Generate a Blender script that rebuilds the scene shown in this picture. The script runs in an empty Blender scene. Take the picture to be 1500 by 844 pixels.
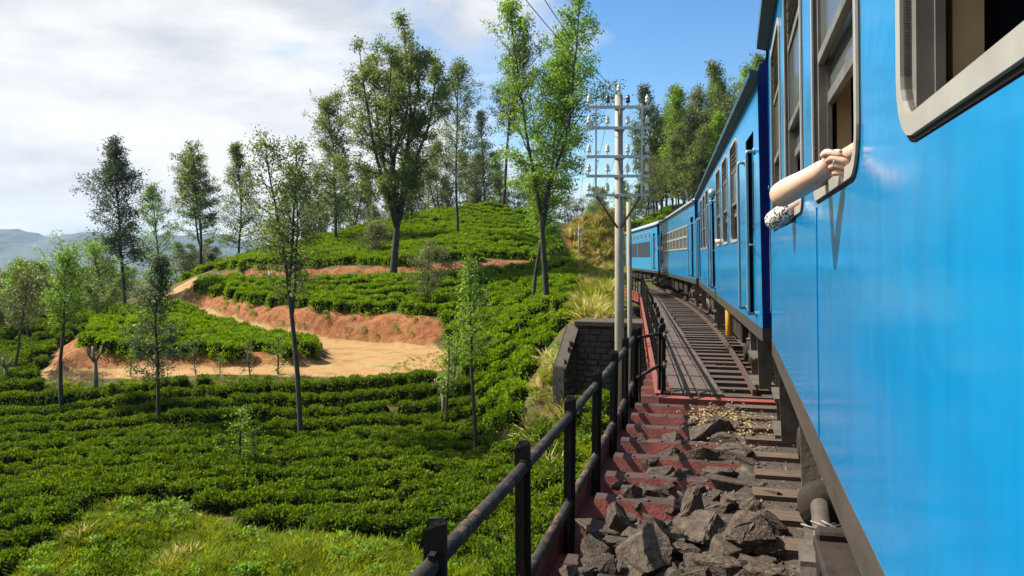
import bpy, bmesh, math, random
import numpy as np
from mathutils import Vector, Matrix, Euler
from mathutils.geometry import delaunay_2d_cdt

R = math.radians
sc = bpy.context.scene
col = sc.collection

# ------------------------------------------------------------------ camera
FPX, VY = 1100.0, 378.0                 # focal length in photo pixels, horizon row
PITCH = math.atan((422 - VY) / FPX)
CZ = 1.85                               # camera height above rail top (z = 0)
cam_d = bpy.data.cameras.new('camera')
cam = bpy.data.objects.new('camera', cam_d)
col.objects.link(cam)
cam.location = (0, 0, CZ)
cam.rotation_euler = (math.pi / 2 - PITCH, 0, 0)
cam_d.sensor_width = 36
cam_d.lens = FPX / 1500 * 36
cam_d.clip_start = 0.05
cam_d.clip_end = 12000
sc.camera = cam

# ------------------------------------------------------------------ world and sun
SUN_AZ, SUN_EL = R(-72), R(49)          # azimuth from +Y, clockwise positive
world = bpy.data.worlds.new('World')
sc.world = world
world.use_nodes = True
wt = world.node_tree
wt.nodes.clear()
def wn(t, **kw):
    n = wt.nodes.new(t)
    for k, v in kw.items():
        setattr(n, k, v)
    return n
w_out = wn('ShaderNodeOutputWorld')
w_bg = wn('ShaderNodeBackground')
w_bg.inputs['Strength'].default_value = 0.066
sky = wn('ShaderNodeTexSky', sky_type='NISHITA', sun_disc=False)
sky.sun_elevation = SUN_EL
sky.sun_rotation = SUN_AZ
sky.altitude = 300
sky.air_density = 1.0
sky.dust_density = 0.3
sky.ozone_density = 1.3
tc = wn('ShaderNodeTexCoord')
mp = wn('ShaderNodeMapping')
mp.inputs['Scale'].default_value = (1.0, 1.0, 2.3)
mp.inputs['Location'].default_value = (0.35, 0.1, 0.2)
wt.links.new(tc.outputs['Generated'], mp.inputs['Vector'])
nz = wn('ShaderNodeTexNoise')
nz.inputs['Scale'].default_value = 2.6
nz.inputs['Detail'].default_value = 9
nz.inputs['Roughness'].default_value = 0.55
nz.inputs['Distortion'].default_value = 0.25
wt.links.new(mp.outputs['Vector'], nz.inputs['Vector'])
# cloud bank lies to the left of the line; open blue to the right of it
dotn = wn('ShaderNodeVectorMath', operation='DOT_PRODUCT')
dotn.inputs[1].default_value = (-1.0, 0.0, -0.12)
wt.links.new(tc.outputs['Generated'], dotn.inputs[0])
mr = wn('ShaderNodeMapRange')
mr.inputs['From Min'].default_value = -0.3
mr.inputs['From Max'].default_value = 0.12
mr.inputs['To Min'].default_value = -0.3
mr.inputs['To Max'].default_value = 0.17
wt.links.new(dotn.outputs['Value'], mr.inputs['Value'])
addn = wn('ShaderNodeMath', operation='ADD')
wt.links.new(nz.outputs['Fac'], addn.inputs[0])
wt.links.new(mr.outputs['Result'], addn.inputs[1])
ramp = wn('ShaderNodeValToRGB')
ramp.color_ramp.elements[0].position = 0.40
ramp.color_ramp.elements[1].position = 0.60
wt.links.new(addn.outputs[0], ramp.inputs['Fac'])
nz2 = wn('ShaderNodeTexNoise')
nz2.inputs['Scale'].default_value = 4.6
nz2.inputs['Detail'].default_value = 7
nz2.inputs['Roughness'].default_value = 0.55
mp2 = wn('ShaderNodeMapping')
mp2.inputs['Scale'].default_value = (1.0, 1.0, 2.8)
mp2.inputs['Location'].default_value = (2.1, 0.7, 0.4)
wt.links.new(tc.outputs['Generated'], mp2.inputs['Vector'])
wt.links.new(mp2.outputs['Vector'], nz2.inputs['Vector'])
ramp2 = wn('ShaderNodeValToRGB')
ramp2.color_ramp.elements[0].position = 0.36
ramp2.color_ramp.elements[0].color = (4.3, 4.5, 4.8, 1)
ramp2.color_ramp.elements[1].position = 0.62
ramp2.color_ramp.elements[1].color = (6.3, 6.35, 6.4, 1)
wt.links.new(nz2.outputs['Fac'], ramp2.inputs['Fac'])
mixc = wn('ShaderNodeMix', data_type='RGBA')
wt.links.new(ramp.outputs['Color'], mixc.inputs[0])
hsv = wn('ShaderNodeHueSaturation')
hsv.inputs['Saturation'].default_value = 1.3
hsv.inputs['Value'].default_value = 1.12
wt.links.new(sky.outputs['Color'], hsv.inputs['Color'])
wt.links.new(hsv.outputs['Color'], mixc.inputs[6])
wt.links.new(ramp2.outputs['Color'], mixc.inputs[7])
wt.links.new(mixc.outputs[2], w_bg.inputs['Color'])
wt.links.new(w_bg.outputs['Background'], w_out.inputs['Surface'])

sun_d = bpy.data.lights.new('sun', 'SUN')
sun_d.energy = 5.0
sun_d.angle = R(0.55)
sun_d.color = (1.0, 0.93, 0.82)
sun = bpy.data.objects.new('sun', sun_d)
col.objects.link(sun)
sdir = Vector((math.sin(SUN_AZ) * math.cos(SUN_EL), math.cos(SUN_AZ) * math.cos(SUN_EL), math.sin(SUN_EL)))
sun.rotation_euler = sdir.to_track_quat('Z', 'Y').to_euler()
sun.location = sdir * 60

vs = sc.view_settings
vs.view_transform = 'Standard'
vs.look = 'None'
vs.exposure = 1.3
vs.gamma = 1.0
vs.use_curve_mapping = False
sc.render.engine = 'CYCLES'
sc.cycles.use_denoising = True
sc.cycles.max_bounces = 6
sc.cycles.diffuse_bounces = 2
sc.cycles.glossy_bounces = 3
sc.cycles.transmission_bounces = 4
sc.cycles.transparent_max_bounces = 8
sc.cycles.volume_bounces = 0
sc.cycles.use_fast_gi = False

# ------------------------------------------------------------------ pixel / track helpers
def at(px, py, Y):
    """photo pixel and depth -> world point"""
    xr, yr = (px - 750) / FPX, -(py - 422) / FPX
    c, s = math.cos(PITCH), math.sin(PITCH)
    d = (xr, c + yr * s, -s + yr * c)
    t = Y / d[1]
    return Vector((d[0] * t, Y, CZ + d[2] * t))
def onz(px, py, z):
    xr, yr = (px - 750) / FPX, -(py - 422) / FPX
    c, s = math.cos(PITCH), math.sin(PITCH)
    d = Vector((xr, c + yr * s, -s + yr * c))
    return Vector((0, 0, CZ)) + d * ((z - CZ) / d.z)

RAD = 225.0
PHI0 = R(16.1)
LC = 1.92                                # track centre line is this far right of the camera
def nrm(phi): return Vector((math.cos(phi), -math.sin(phi), 0))
ORG = nrm(PHI0) * LC - nrm(PHI0) * RAD
def phi(s): return PHI0 - s / RAD
def F(s, l, z=0.0):
    p = ORG + nrm(phi(s)) * (RAD + l)
    return Vector((p.x, p.y, z))
def invF(p):
    d = Vector((p[0], p[1], 0)) - ORG
    ph = math.atan2(-d.y, d.x)
    return (PHI0 - ph) * RAD, d.length - RAD

# ------------------------------------------------------------------ materials
MATS = {}
def nodes_of(name):
    m = bpy.data.materials.new(name)
    m.use_nodes = True
    nt = m.node_tree
    nt.nodes.clear()
    out = nt.nodes.new('ShaderNodeOutputMaterial')
    return m, nt, out
ALB = 0.76                              # the exposure is set for midday sun; keep albedos in the real range
def c4(c): return (c[0] * ALB, c[1] * ALB, c[2] * ALB, 1)
def M(name, c1, c2=None, rough=0.6, metal=0.0, scale=6.0, bump=0.15, bscale=30.0, spec=0.4, coat=0.0,
      stretch=(1, 1, 1), lo=0.35, hi=0.65, c3=None, scale3=2.0, lo3=0.55, hi3=0.7, detail=6):
    m, nt, out = nodes_of(name)
    N, L = nt.nodes, nt.links
    b = N.new('ShaderNodeBsdfPrincipled')
    b.inputs['Roughness'].default_value = rough
    b.inputs['Metallic'].default_value = metal
    b.inputs['Specular IOR Level'].default_value = spec
    b.inputs['Coat Weight'].default_value = coat
    L.new(b.outputs[0], out.inputs['Surface'])
    t = N.new('ShaderNodeTexCoord')
    mpn = N.new('ShaderNodeMapping')
    mpn.inputs['Scale'].default_value = stretch
    oi = N.new('ShaderNodeObjectInfo')
    ad = N.new('ShaderNodeVectorMath'); ad.operation = 'ADD'
    ml = N.new('ShaderNodeMath'); ml.operation = 'MULTIPLY'; ml.inputs[1].default_value = 37.0
    L.new(oi.outputs['Random'], ml.inputs[0])
    L.new(t.outputs['Object'], mpn.inputs['Vector'])
    L.new(mpn.outputs['Vector'], ad.inputs[0]); L.new(ml.outputs[0], ad.inputs[1])
    vec = ad.outputs[0]
    if c2 is None: c2 = tuple(x * 0.75 for x in c1)
    n1 = N.new('ShaderNodeTexNoise'); n1.inputs['Scale'].default_value = scale; n1.inputs['Detail'].default_value = detail
    n1.inputs['Roughness'].default_value = 0.6
    L.new(vec, n1.inputs['Vector'])
    r1 = N.new('ShaderNodeMapRange'); r1.inputs['From Min'].default_value = lo; r1.inputs['From Max'].default_value = hi
    L.new(n1.outputs['Fac'], r1.inputs['Value'])
    mx = N.new('ShaderNodeMix'); mx.data_type = 'RGBA'
    mx.inputs[6].default_value = c4(c1); mx.inputs[7].default_value = c4(c2)
    L.new(r1.outputs[0], mx.inputs[0])
    colout = mx.outputs[2]
    if c3 is not None:
        n3 = N.new('ShaderNodeTexNoise'); n3.inputs['Scale'].default_value = scale3; n3.inputs['Detail'].default_value = 8
        n3.inputs['Roughness'].default_value = 0.7
        L.new(vec, n3.inputs['Vector'])
        r3 = N.new('ShaderNodeMapRange'); r3.inputs['From Min'].default_value = lo3; r3.inputs['From Max'].default_value = hi3
        L.new(n3.outputs['Fac'], r3.inputs['Value'])
        m3 = N.new('ShaderNodeMix'); m3.data_type = 'RGBA'; m3.inputs[7].default_value = c4(c3)
        L.new(colout, m3.inputs[6]); L.new(r3.outputs[0], m3.inputs[0])
        colout = m3.outputs[2]
    L.new(colout, b.inputs['Base Color'])
    if bump > 0:
        n2 = N.new('ShaderNodeTexNoise'); n2.inputs['Scale'].default_value = bscale; n2.inputs['Detail'].default_value = 5
        L.new(vec, n2.inputs['Vector'])
        bp = N.new('ShaderNodeBump'); bp.inputs['Strength'].default_value = bump; bp.inputs['Distance'].default_value = 0.03
        L.new(n2.outputs['Fac'], bp.inputs['Height']); L.new(bp.outputs[0], b.inputs['Normal'])
    MATS[name] = m
    return m

def leaf_mat(name, cols, trans=0.35, rough=0.5, spec=0.3, noise=0.35):
    """leaves: every leaf (mesh island) takes its own tint, some light passes through"""
    m, nt, out = nodes_of(name)
    cols = [tuple(v * 1.38 for v in c) for c in cols]
    N, L = nt.nodes, nt.links
    g = N.new('ShaderNodeNewGeometry')
    rp = N.new('ShaderNodeValToRGB')
    els = rp.color_ramp.elements
    els[0].position = 0; els[0].color = c4(cols[0])
    els[1].position = 1; els[1].color = c4(cols[-1])
    for i, c in enumerate(cols[1:-1]):
        e = els.new((i + 1) / (len(cols) - 1)); e.color = c4(c)
    t = N.new('ShaderNodeTexCoord')
    oi = N.new('ShaderNodeObjectInfo')
    nz_ = N.new('ShaderNodeTexNoise'); nz_.inputs['Scale'].default_value = 0.35; nz_.inputs['Detail'].default_value = 3
    L.new(g.outputs['Position'], nz_.inputs['Vector'])
    a1 = N.new('ShaderNodeMath'); a1.operation = 'MULTIPLY_ADD'
    a1.inputs[1].default_value = 1.0 - noise
    s1 = N.new('ShaderNodeMath'); s1.operation = 'MULTIPLY_ADD'; s1.inputs[1].default_value = noise * 2.2; s1.inputs[2].default_value = -noise * 0.6
    L.new(nz_.outputs['Fac'], s1.inputs[0])
    L.new(g.outputs['Random Per Island'], a1.inputs[0]); L.new(s1.outputs[0], a1.inputs[2])
    L.new(a1.outputs[0], rp.inputs['Fac'])
    d = N.new('ShaderNodeBsdfPrincipled')
    d.inputs['Roughness'].default_value = rough
    d.inputs['Specular IOR Level'].default_value = spec
    L.new(rp.outputs['Color'], d.inputs['Base Color'])
    tr = N.new('ShaderNodeBsdfTranslucent')
    hs = N.new('ShaderNodeHueSaturation'); hs.inputs['Value'].default_value = 1.5; hs.inputs['Saturation'].default_value = 1.1; hs.inputs['Hue'].default_value = 0.485
    L.new(rp.outputs['Color'], hs.inputs['Color']); L.new(hs.outputs[0], tr.inputs['Color'])
    mx = N.new('ShaderNodeMixShader'); mx.inputs[0].default_value = trans
    L.new(d.outputs[0], mx.inputs[1]); L.new(tr.outputs[0], mx.inputs[2])
    L.new(mx.outputs[0], out.inputs['Surface'])
    MATS[name] = m
    return m

def paint(name, c, c2, rough=0.2, spec=0.3, wob=0.012):
    """train paint: glossy with slightly wavy panels and thin vertical dirt"""
    m, nt, out = nodes_of(name)
    N, L = nt.nodes, nt.links
    b = N.new('ShaderNodeBsdfPrincipled')
    b.inputs['Roughness'].default_value = rough
    b.inputs['Specular IOR Level'].default_value = spec
    t = N.new('ShaderNodeTexCoord')
    mpn = N.new('ShaderNodeMapping'); mpn.inputs['Scale'].default_value = (1, 6, 0.7)
    L.new(t.outputs['Object'], mpn.inputs['Vector'])
    n1 = N.new('ShaderNodeTexNoise'); n1.inputs['Scale'].default_value = 1.6; n1.inputs['Detail'].default_value = 6
    L.new(mpn.outputs[0], n1.inputs['Vector'])
    r1 = N.new('ShaderNodeMapRange'); r1.inputs['From Min'].default_value = 0.45; r1.inputs['From Max'].default_value = 0.8
    L.new(n1.outputs['Fac'], r1.inputs['Value'])
    mx = N.new('ShaderNodeMix'); mx.data_type = 'RGBA'; mx.inputs[6].default_value = c4(c); mx.inputs[7].default_value = c4(c2)
    L.new(r1.outputs[0], mx.inputs[0]); L.new(mx.outputs[2], b.inputs['Base Color'])
    mp_ = N.new('ShaderNodeMapping'); mp_.inputs['Scale'].default_value = (1, 0.8, 1.7)
    L.new(t.outputs['Object'], mp_.inputs['Vector'])
    n2 = N.new('ShaderNodeTexNoise'); n2.inputs['Scale'].default_value = 1.7; n2.inputs['Detail'].default_value = 3
    L.new(mp_.outputs[0], n2.inputs['Vector'])
    bp = N.new('ShaderNodeBump'); bp.inputs['Strength'].default_value = 1.0; bp.inputs['Distance'].default_value = wob
    L.new(n2.outputs['Fac'], bp.inputs['Height']); L.new(bp.outputs[0], b.inputs['Normal'])
    n3 = N.new('ShaderNodeTexNoise'); n3.inputs['Scale'].default_value = 4; n3.inputs['Detail'].default_value = 6
    L.new(mpn.outputs[0], n3.inputs['Vector'])
    r3 = N.new('ShaderNodeMapRange'); r3.inputs['To Min'].default_value = rough * 0.75; r3.inputs['To Max'].default_value = rough * 1.6
    L.new(n3.outputs['Fac'], r3.inputs['Value']); L.new(r3.outputs[0], b.inputs['Roughness'])
    L.new(b.outputs[0], out.inputs['Surface'])
    MATS[name] = m

paint('blue_paint', (0.001, 0.232, 0.53), (0.0015, 0.19, 0.45), 0.13, 0.36, 0.007)
paint('shaded_blue_paint', (0.003, 0.018, 0.17), (0.003, 0.018, 0.14), 0.3, 0.15)  # end walls: the side blue with their shade darkened into the colour
paint('light_blue_paint', (0.045, 0.27, 0.50), (0.04, 0.23, 0.44), 0.3, 0.2)
M('band_grey', (0.085, 0.075, 0.068), (0.055, 0.048, 0.042), rough=0.28, scale=3, bump=0.05, spec=0.5, stretch=(1, 1, 3))
M('underframe', (0.022, 0.019, 0.017), (0.045, 0.034, 0.027), rough=0.8, spec=0.15, scale=5, bump=0.2)
M('under_grey', (0.12, 0.10, 0.08), (0.06, 0.048, 0.038), rough=0.65, scale=7, bump=0.15)
M('alu', (0.50, 0.48, 0.43), (0.40, 0.38, 0.34), rough=0.42, metal=0.35, scale=5, bump=0.04, spec=0.5)
M('dull_alu', (0.22, 0.21, 0.195), (0.13, 0.125, 0.115), rough=0.5, metal=0.3, scale=5, bump=0.05)
M('gasket', (0.008, 0.008, 0.010), rough=0.6, bump=0, spec=0.1)
M('roof_paint', (0.02, 0.06, 0.09), (0.03, 0.07, 0.10), rough=0.45, scale=3, bump=0.05)
M('roof_light', (0.35, 0.42, 0.48), (0.28, 0.33, 0.38), rough=0.5, scale=2, bump=0.05)
M('cream', (0.58, 0.47, 0.30), (0.46, 0.35, 0.21), rough=0.5, scale=4, bump=0.03, c3=(0.2, 0.13, 0.08), scale3=14, lo3=0.66, hi3=0.72)
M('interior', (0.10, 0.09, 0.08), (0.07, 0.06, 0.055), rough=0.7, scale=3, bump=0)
M('seat_blue', (0.02, 0.04, 0.10), (0.015, 0.03, 0.08), rough=0.8, scale=9, bump=0.1)
M('pipe_blue_grey', (0.13, 0.28, 0.38), (0.2, 0.28, 0.32), rough=0.4, metal=0.2, scale=12, bump=0.05)
M('yellow_paint', (0.65, 0.36, 0.03), (0.5, 0.25, 0.02), rough=0.5, scale=10, bump=0.1)
M('letter_grey', (0.18, 0.18, 0.2), rough=0.6, bump=0)
M('rail_steel', (0.10, 0.055, 0.035), (0.055, 0.035, 0.028), rough=0.7, scale=14, bump=0.2)
M('rust_red', (0.30, 0.075, 0.058), (0.20, 0.046, 0.036), rough=0.62, scale=5, bump=0.2, c3=(0.10, 0.05, 0.035), scale3=4, lo3=0.50, hi3=0.68)
M('rust_top', (0.07, 0.036, 0.03), (0.035, 0.022, 0.018), rough=0.7, scale=8, bump=0.2, c3=(0.2, 0.07, 0.055), scale3=5, lo3=0.6, hi3=0.7)
M('black_iron', (0.012, 0.011, 0.010), (0.02, 0.017, 0.015), rough=0.65, spec=0.15, scale=9, bump=0.25, bscale=60, c3=(0.05, 0.04, 0.033), scale3=9, lo3=0.6, hi3=0.75)
M('rail_iron', (0.05, 0.042, 0.034), (0.022, 0.019, 0.016), rough=0.6, spec=0.15, scale=7, bump=0.25, bscale=60, c3=(0.20, 0.11, 0.07), scale3=9, lo3=0.52, hi3=0.66)
M('timber', (0.13, 0.085, 0.055), (0.065, 0.042, 0.028), rough=0.8, scale=5, bump=0.4, bscale=18, stretch=(1, 9, 9), c3=(0.22, 0.15, 0.09), scale3=4, lo3=0.55, hi3=0.75)
M('timber_dark', (0.085, 0.062, 0.048), (0.045, 0.034, 0.028), rough=0.8, scale=5, bump=0.4, bscale=18, stretch=(1, 9, 9))
M('plank', (0.115, 0.08, 0.06), (0.06, 0.044, 0.035), rough=0.8, scale=4, bump=0.4, bscale=14, stretch=(9, 1, 9))
M('rock', (0.095, 0.070, 0.050), (0.036, 0.027, 0.021), rough=0.75, scale=4.5, bump=0.6, bscale=16, c3=(0.18, 0.145, 0.11), scale3=5.0, lo3=0.53, hi3=0.72, detail=10, spec=0.2)
M('gravel', (0.17, 0.135, 0.10), (0.08, 0.062, 0.048), rough=0.85, scale=2.5, bump=0.3)
M('ballast_bed', (0.06, 0.045, 0.034), (0.03, 0.023, 0.018), rough=0.9, scale=9, bump=0.6, bscale=40, c3=(0.22, 0.17, 0.11), scale3=3, lo3=0.55, hi3=0.7)
M('straw', (0.40, 0.30, 0.15), (0.25, 0.17, 0.08), rough=0.8, scale=9, bump=0)
M('masonry', (0.06, 0.048, 0.038), (0.03, 0.024, 0.02), rough=0.85, scale=3, bump=0.5, bscale=14, c3=(0.10, 0.085, 0.065), scale3=2, lo3=0.58, hi3=0.7)
M('mortar', (0.03, 0.025, 0.02), rough=0.9, scale=6, bump=0.3)
M('coping', (0.085, 0.065, 0.048), (0.045, 0.035, 0.028), rough=0.85, scale=5, bump=0.4)
M('concrete_pole', (0.34, 0.31, 0.25), (0.25, 0.225, 0.18), rough=0.7, scale=3, bump=0.1, stretch=(1, 1, 0.4))
M('galv', (0.55, 0.56, 0.55), (0.42, 0.43, 0.43), rough=0.5, metal=0.2, scale=8, bump=0.05)
M('rust_strut', (0.13, 0.075, 0.045), (0.08, 0.05, 0.035), rough=0.7, scale=8, bump=0.1)
M('porcelain', (0.75, 0.71, 0.58), (0.6, 0.55, 0.44), rough=0.25, scale=12, bump=0, spec=0.6)
M('dark_porcelain', (0.03, 0.025, 0.025), rough=0.25, bump=0, spec=0.6)
M('bark', (0.085, 0.07, 0.055), (0.04, 0.033, 0.027), rough=0.85, scale=3, bump=0.5, bscale=9, stretch=(3, 3, 0.6))
M('bark_dark', (0.06, 0.05, 0.042), (0.03, 0.026, 0.022), rough=0.85, scale=3, bump=0.5, bscale=9, stretch=(3, 3, 0.6))
M('skin', (0.80, 0.50, 0.39), (0.74, 0.42, 0.32), rough=0.45, scale=9, bump=0.04, bscale=80, spec=0.4)
M('nail', (0.75, 0.45, 0.38), rough=0.25, bump=0)
M('hair', (0.02, 0.014, 0.01), rough=0.5, bump=0.3, bscale=60)
M('pink_cloth', (0.45, 0.12, 0.16), rough=0.8, bump=0.1)
M('teal_cloth', (0.08, 0.2, 0.28), rough=0.8, bump=0.1)
M('pattern_cloth', (0.02, 0.018, 0.018), (0.80, 0.76, 0.68), rough=0.8, scale=85, bump=0.05, lo=0.44, hi=0.50, detail=1)
M('dress_cloth', (0.07, 0.05, 0.10), (0.32, 0.16, 0.2), rough=0.8, scale=16, bump=0.05, lo=0.5, hi=0.56, detail=1)
M('mountain', (0.030, 0.055, 0.022), (0.018, 0.036, 0.015), rough=0.9, scale=0.02, bump=0)
M('shaded_twigs', (0.010, 0.016, 0.005), (0.018, 0.022, 0.008), rough=1.0, scale=14, bump=0, spec=0.0)  # bush core: woody inside and its shade painted as one near-black green
M('wire', (0.04, 0.04, 0.045), rough=0.5, bump=0)
M('stump', (0.26, 0.21, 0.16), (0.15, 0.12, 0.09), rough=0.85, scale=5, bump=0.4)

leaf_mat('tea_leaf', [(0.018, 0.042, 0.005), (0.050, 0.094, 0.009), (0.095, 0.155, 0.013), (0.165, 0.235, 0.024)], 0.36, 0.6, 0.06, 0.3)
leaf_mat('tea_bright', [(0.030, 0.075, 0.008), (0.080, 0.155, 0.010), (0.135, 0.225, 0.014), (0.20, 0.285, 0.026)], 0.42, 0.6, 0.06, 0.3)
leaf_mat('oak_leaf', [(0.034, 0.058, 0.015), (0.072, 0.112, 0.024), (0.122, 0.170, 0.037), (0.185, 0.22, 0.06)], 0.42)
leaf_mat('dark_leaf', [(0.016, 0.032, 0.014), (0.035, 0.06, 0.022), (0.06, 0.09, 0.03), (0.11, 0.125, 0.05)], 0.28)
leaf_mat('fresh_leaf', [(0.04, 0.09, 0.012), (0.09, 0.18, 0.02), (0.15, 0.26, 0.03), (0.22, 0.32, 0.05)], 0.42)
leaf_mat('olive_leaf', [(0.045, 0.06, 0.02), (0.085, 0.105, 0.032), (0.13, 0.15, 0.045), (0.19, 0.2, 0.07)], 0.35)
leaf_mat('grass_blade', [(0.055, 0.10, 0.006), (0.11, 0.16, 0.009), (0.17, 0.195, 0.014), (0.24, 0.215, 0.03)], 0.40, 0.7, 0.03, 0.5)
leaf_mat('dry_blade', [(0.20, 0.18, 0.05), (0.34, 0.29, 0.09), (0.46, 0.39, 0.15), (0.17, 0.22, 0.04)], 0.3, 0.6, 0.2, 0.4)

def glass_mat():
    m, nt, out = nodes_of('window_glass')
    N, L = nt.nodes, nt.links
    b = N.new('ShaderNodeBsdfPrincipled')
    b.inputs['Base Color'].default_value = (0.20, 0.22, 0.22, 1)
    b.inputs['Roughness'].default_value = 0.06
    b.inputs['Specular IOR Level'].default_value = 0.5
    t = N.new('ShaderNodeBsdfTransparent'); t.inputs[0].default_value = (0.75, 0.8, 0.78, 1)
    mx = N.new('ShaderNodeMixShader'); mx.inputs[0].default_value = 0.45
    L.new(t.outputs[0], mx.inputs[1]); L.new(b.outputs[0], mx.inputs[2]); L.new(mx.outputs[0], out.inputs['Surface'])
    MATS['window_glass'] = m
glass_mat()

# ------------------------------------------------------------------ object helpers
def tag(o, label=None, cat=None, group=None, kind=None):
    if label: o['label'] = label
    if cat: o['category'] = cat
    if group: o['group'] = group
    if kind: o['kind'] = kind
    return o
def link(o, parent=None):
    col.objects.link(o)
    if parent is not None: o.parent = parent
    return o
def empty(name, loc=(0, 0, 0), rot=(0, 0, 0), parent=None):
    o = bpy.data.objects.new(name, None)
    o.empty_display_size = 0.2
    o.location = loc; o.rotation_euler = rot
    return link(o, parent)
def np_mesh(name, V, Fq, mats, smooth=False, midx=None):
    me = bpy.data.meshes.new(name)
    V = np.asarray(V, dtype=np.float32); Fq = np.asarray(Fq, dtype=np.int32)
    k = Fq.shape[1]
    me.vertices.add(len(V)); me.vertices.foreach_set('co', V.ravel())
    me.loops.add(Fq.size); me.loops.foreach_set('vertex_index', Fq.ravel())
    me.polygons.add(len(Fq))
    me.polygons.foreach_set('loop_start', np.arange(0, Fq.size, k, dtype=np.int32))
    me.polygons.foreach_set('loop_total', np.full(len(Fq), k, dtype=np.int32))
    if midx is not None: me.polygons.foreach_set('material_index', np.asarray(midx, dtype=np.int32))
    me.polygons.foreach_set('use_smooth', np.full(len(Fq), smooth, dtype=bool))
    me.update(calc_edges=True)
    for m in (mats if isinstance(mats, (list, tuple)) else [mats]):
        me.materials.append(MATS[m])
    return me
class MB:
    def __init__(self): self.v = []; self.f = []; self.mi = []; self.sm = []
    def add(self, vs, fs, m=0, smooth=False):
        o = len(self.v)
        self.v += [tuple(v) for v in vs]
        for f in fs:
            self.f.append([i + o for i in f]); self.mi.append(m); self.sm.append(smooth)
        return self
    def box(self, c, s, rot=None, m=0, taper=1.0):
        hx, hy, hz = s[0] / 2, s[1] / 2, s[2] / 2
        vs = [Vector((x * hx * (taper if z > 0 else 1), y * hy * (taper if z > 0 else 1), z * hz)) for z in (-1, 1) for y in (-1, 1) for x in (-1, 1)]
        if rot is not None:
            mt = rot if isinstance(rot, Matrix) else Euler(rot).to_matrix()
            vs = [mt @ v for v in vs]
        c = Vector(c)
        return self.add([v + c for v in vs], [(0, 2, 3, 1), (4, 5, 7, 6), (0, 1, 5, 4), (2, 6, 7, 3), (0, 4, 6, 2), (1, 3, 7, 5)], m)
    def b2(self, lo, hi, m=0):
        return self.box([(a + b) / 2 for a, b in zip(lo, hi)], [b - a for a, b in zip(lo, hi)], None, m)
    def hexa(self, p, m=0):          # 8 points, bottom 4 ccw then top 4 ccw
        return self.add(p, [(3, 2, 1, 0), (4, 5, 6, 7), (0, 1, 5, 4), (1, 2, 6, 5), (2, 3, 7, 6), (3, 0, 4, 7)], m)
    def tube(self, pts, rad, n=8, m=0, cap=True, smooth=True):
        pts = [Vector(p) for p in pts]
        k = len(pts)
        if not isinstance(rad, (list, tuple, np.ndarray)): rad = [rad] * k
        base = len(self.v)
        ref = None
        for i, p in enumerate(pts):
            d = (pts[min(i + 1, k - 1)] - pts[max(i - 1, 0)]).normalized()
            if ref is None:
                ref = d.orthogonal().normalized()
            u = (ref - d * ref.dot(d))
            u = u.normalized() if u.length > 1e-6 else d.orthogonal().normalized()
            ref = u
            w = d.cross(u)
            for j in range(n):
                a = 2 * math.pi * j / n
                self.v.append(tuple(p + (u * math.cos(a) + w * math.sin(a)) * rad[i]))
        for i in range(k - 1):
            for j in range(n):
                a, b = base + i * n + j, base + i * n + (j + 1) % n
                self.f.append([a, b, b + n, a + n]); self.mi.append(m); self.sm.append(smooth)
        if cap:
            self.f.append([base + j for j in range(n)][::-1]); self.mi.append(m); self.sm.append(False)
            self.f.append([base + (k - 1) * n + j for j in range(n)]); self.mi.append(m); self.sm.append(False)
        return self
    def lathe(self, prof, c=(0, 0, 0), n=12, m=0, axis='Z', smooth=True):
        base = len(self.v); c = Vector(c)
        for r_, h in prof:
            for j in range(n):
                a = 2 * math.pi * j / n
                p = Vector((r_ * math.cos(a), r_ * math.sin(a), h))
                if axis == 'X': p = Vector((p.z, p.x, p.y))
                if axis == 'Y': p = Vector((p.x, p.z, p.y))
                self.v.append(tuple(c + p))
        for i in range(len(prof) - 1):
            for j in range(n):
                a, b = base + i * n + j, base + i * n + (j + 1) % n
                self.f.append([a, b, b + n, a + n]); self.mi.append(m); self.sm.append(smooth)
        self.f.append([base + j for j in range(n)][::-1]); self.mi.append(m); self.sm.append(False)
        self.f.append([base + (len(prof) - 1) * n + j for j in range(n)]); self.mi.append(m); self.sm.append(False)
        return self
    def mesh(self, name, mats):
        me = bpy.data.meshes.new(name)
        me.from_pydata(self.v, [], self.f)
        for m in (mats if isinstance(mats, (list, tuple)) else [mats]): me.materials.append(MATS[m])
        me.polygons.foreach_set('material_index', self.mi)
        me.polygons.foreach_set('use_smooth', self.sm)
        me.update()
        return me
    def build(self, name, mats, parent=None, bevel=0.0):
        o = bpy.data.objects.new(name, self.mesh(name, mats))
        link(o, parent)
        if bevel > 0:
            b = o.modifiers.new('bevel', 'BEVEL'); b.width = bevel; b.segments = 1; b.limit_method = 'ANGLE'
        return o
def inst(name, me, parent=None, loc=(0, 0, 0), rot=(0, 0, 0), scale=(1, 1, 1)):
    o = bpy.data.objects.new(name, me)
    o.location = loc; o.rotation_euler = rot; o.scale = scale
    return link(o, parent)
def copy_tree(o, parent=None):
    c = o.copy(); link(c)
    c.parent = parent
    for ch in o.children: copy_tree(ch, c)
    return c

# ------------------------------------------------------------------ terrain: control points -> triangulation -> height sheet
CP = []                                  # (x, y, z)
def cp(px, py, Y):
    p = at(px, py, Y); CP.append((p.x, p.y, p.z)); return (p.x, p.y)
def cpw(x, y, z): CP.append((x, y, z)); return (x, y)
# near ground below the camera
for a in [(0, 900, 15.5), (300, 900, 14), (600, 900, 13), (800, 900, 12)]: cp(*a)
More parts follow.
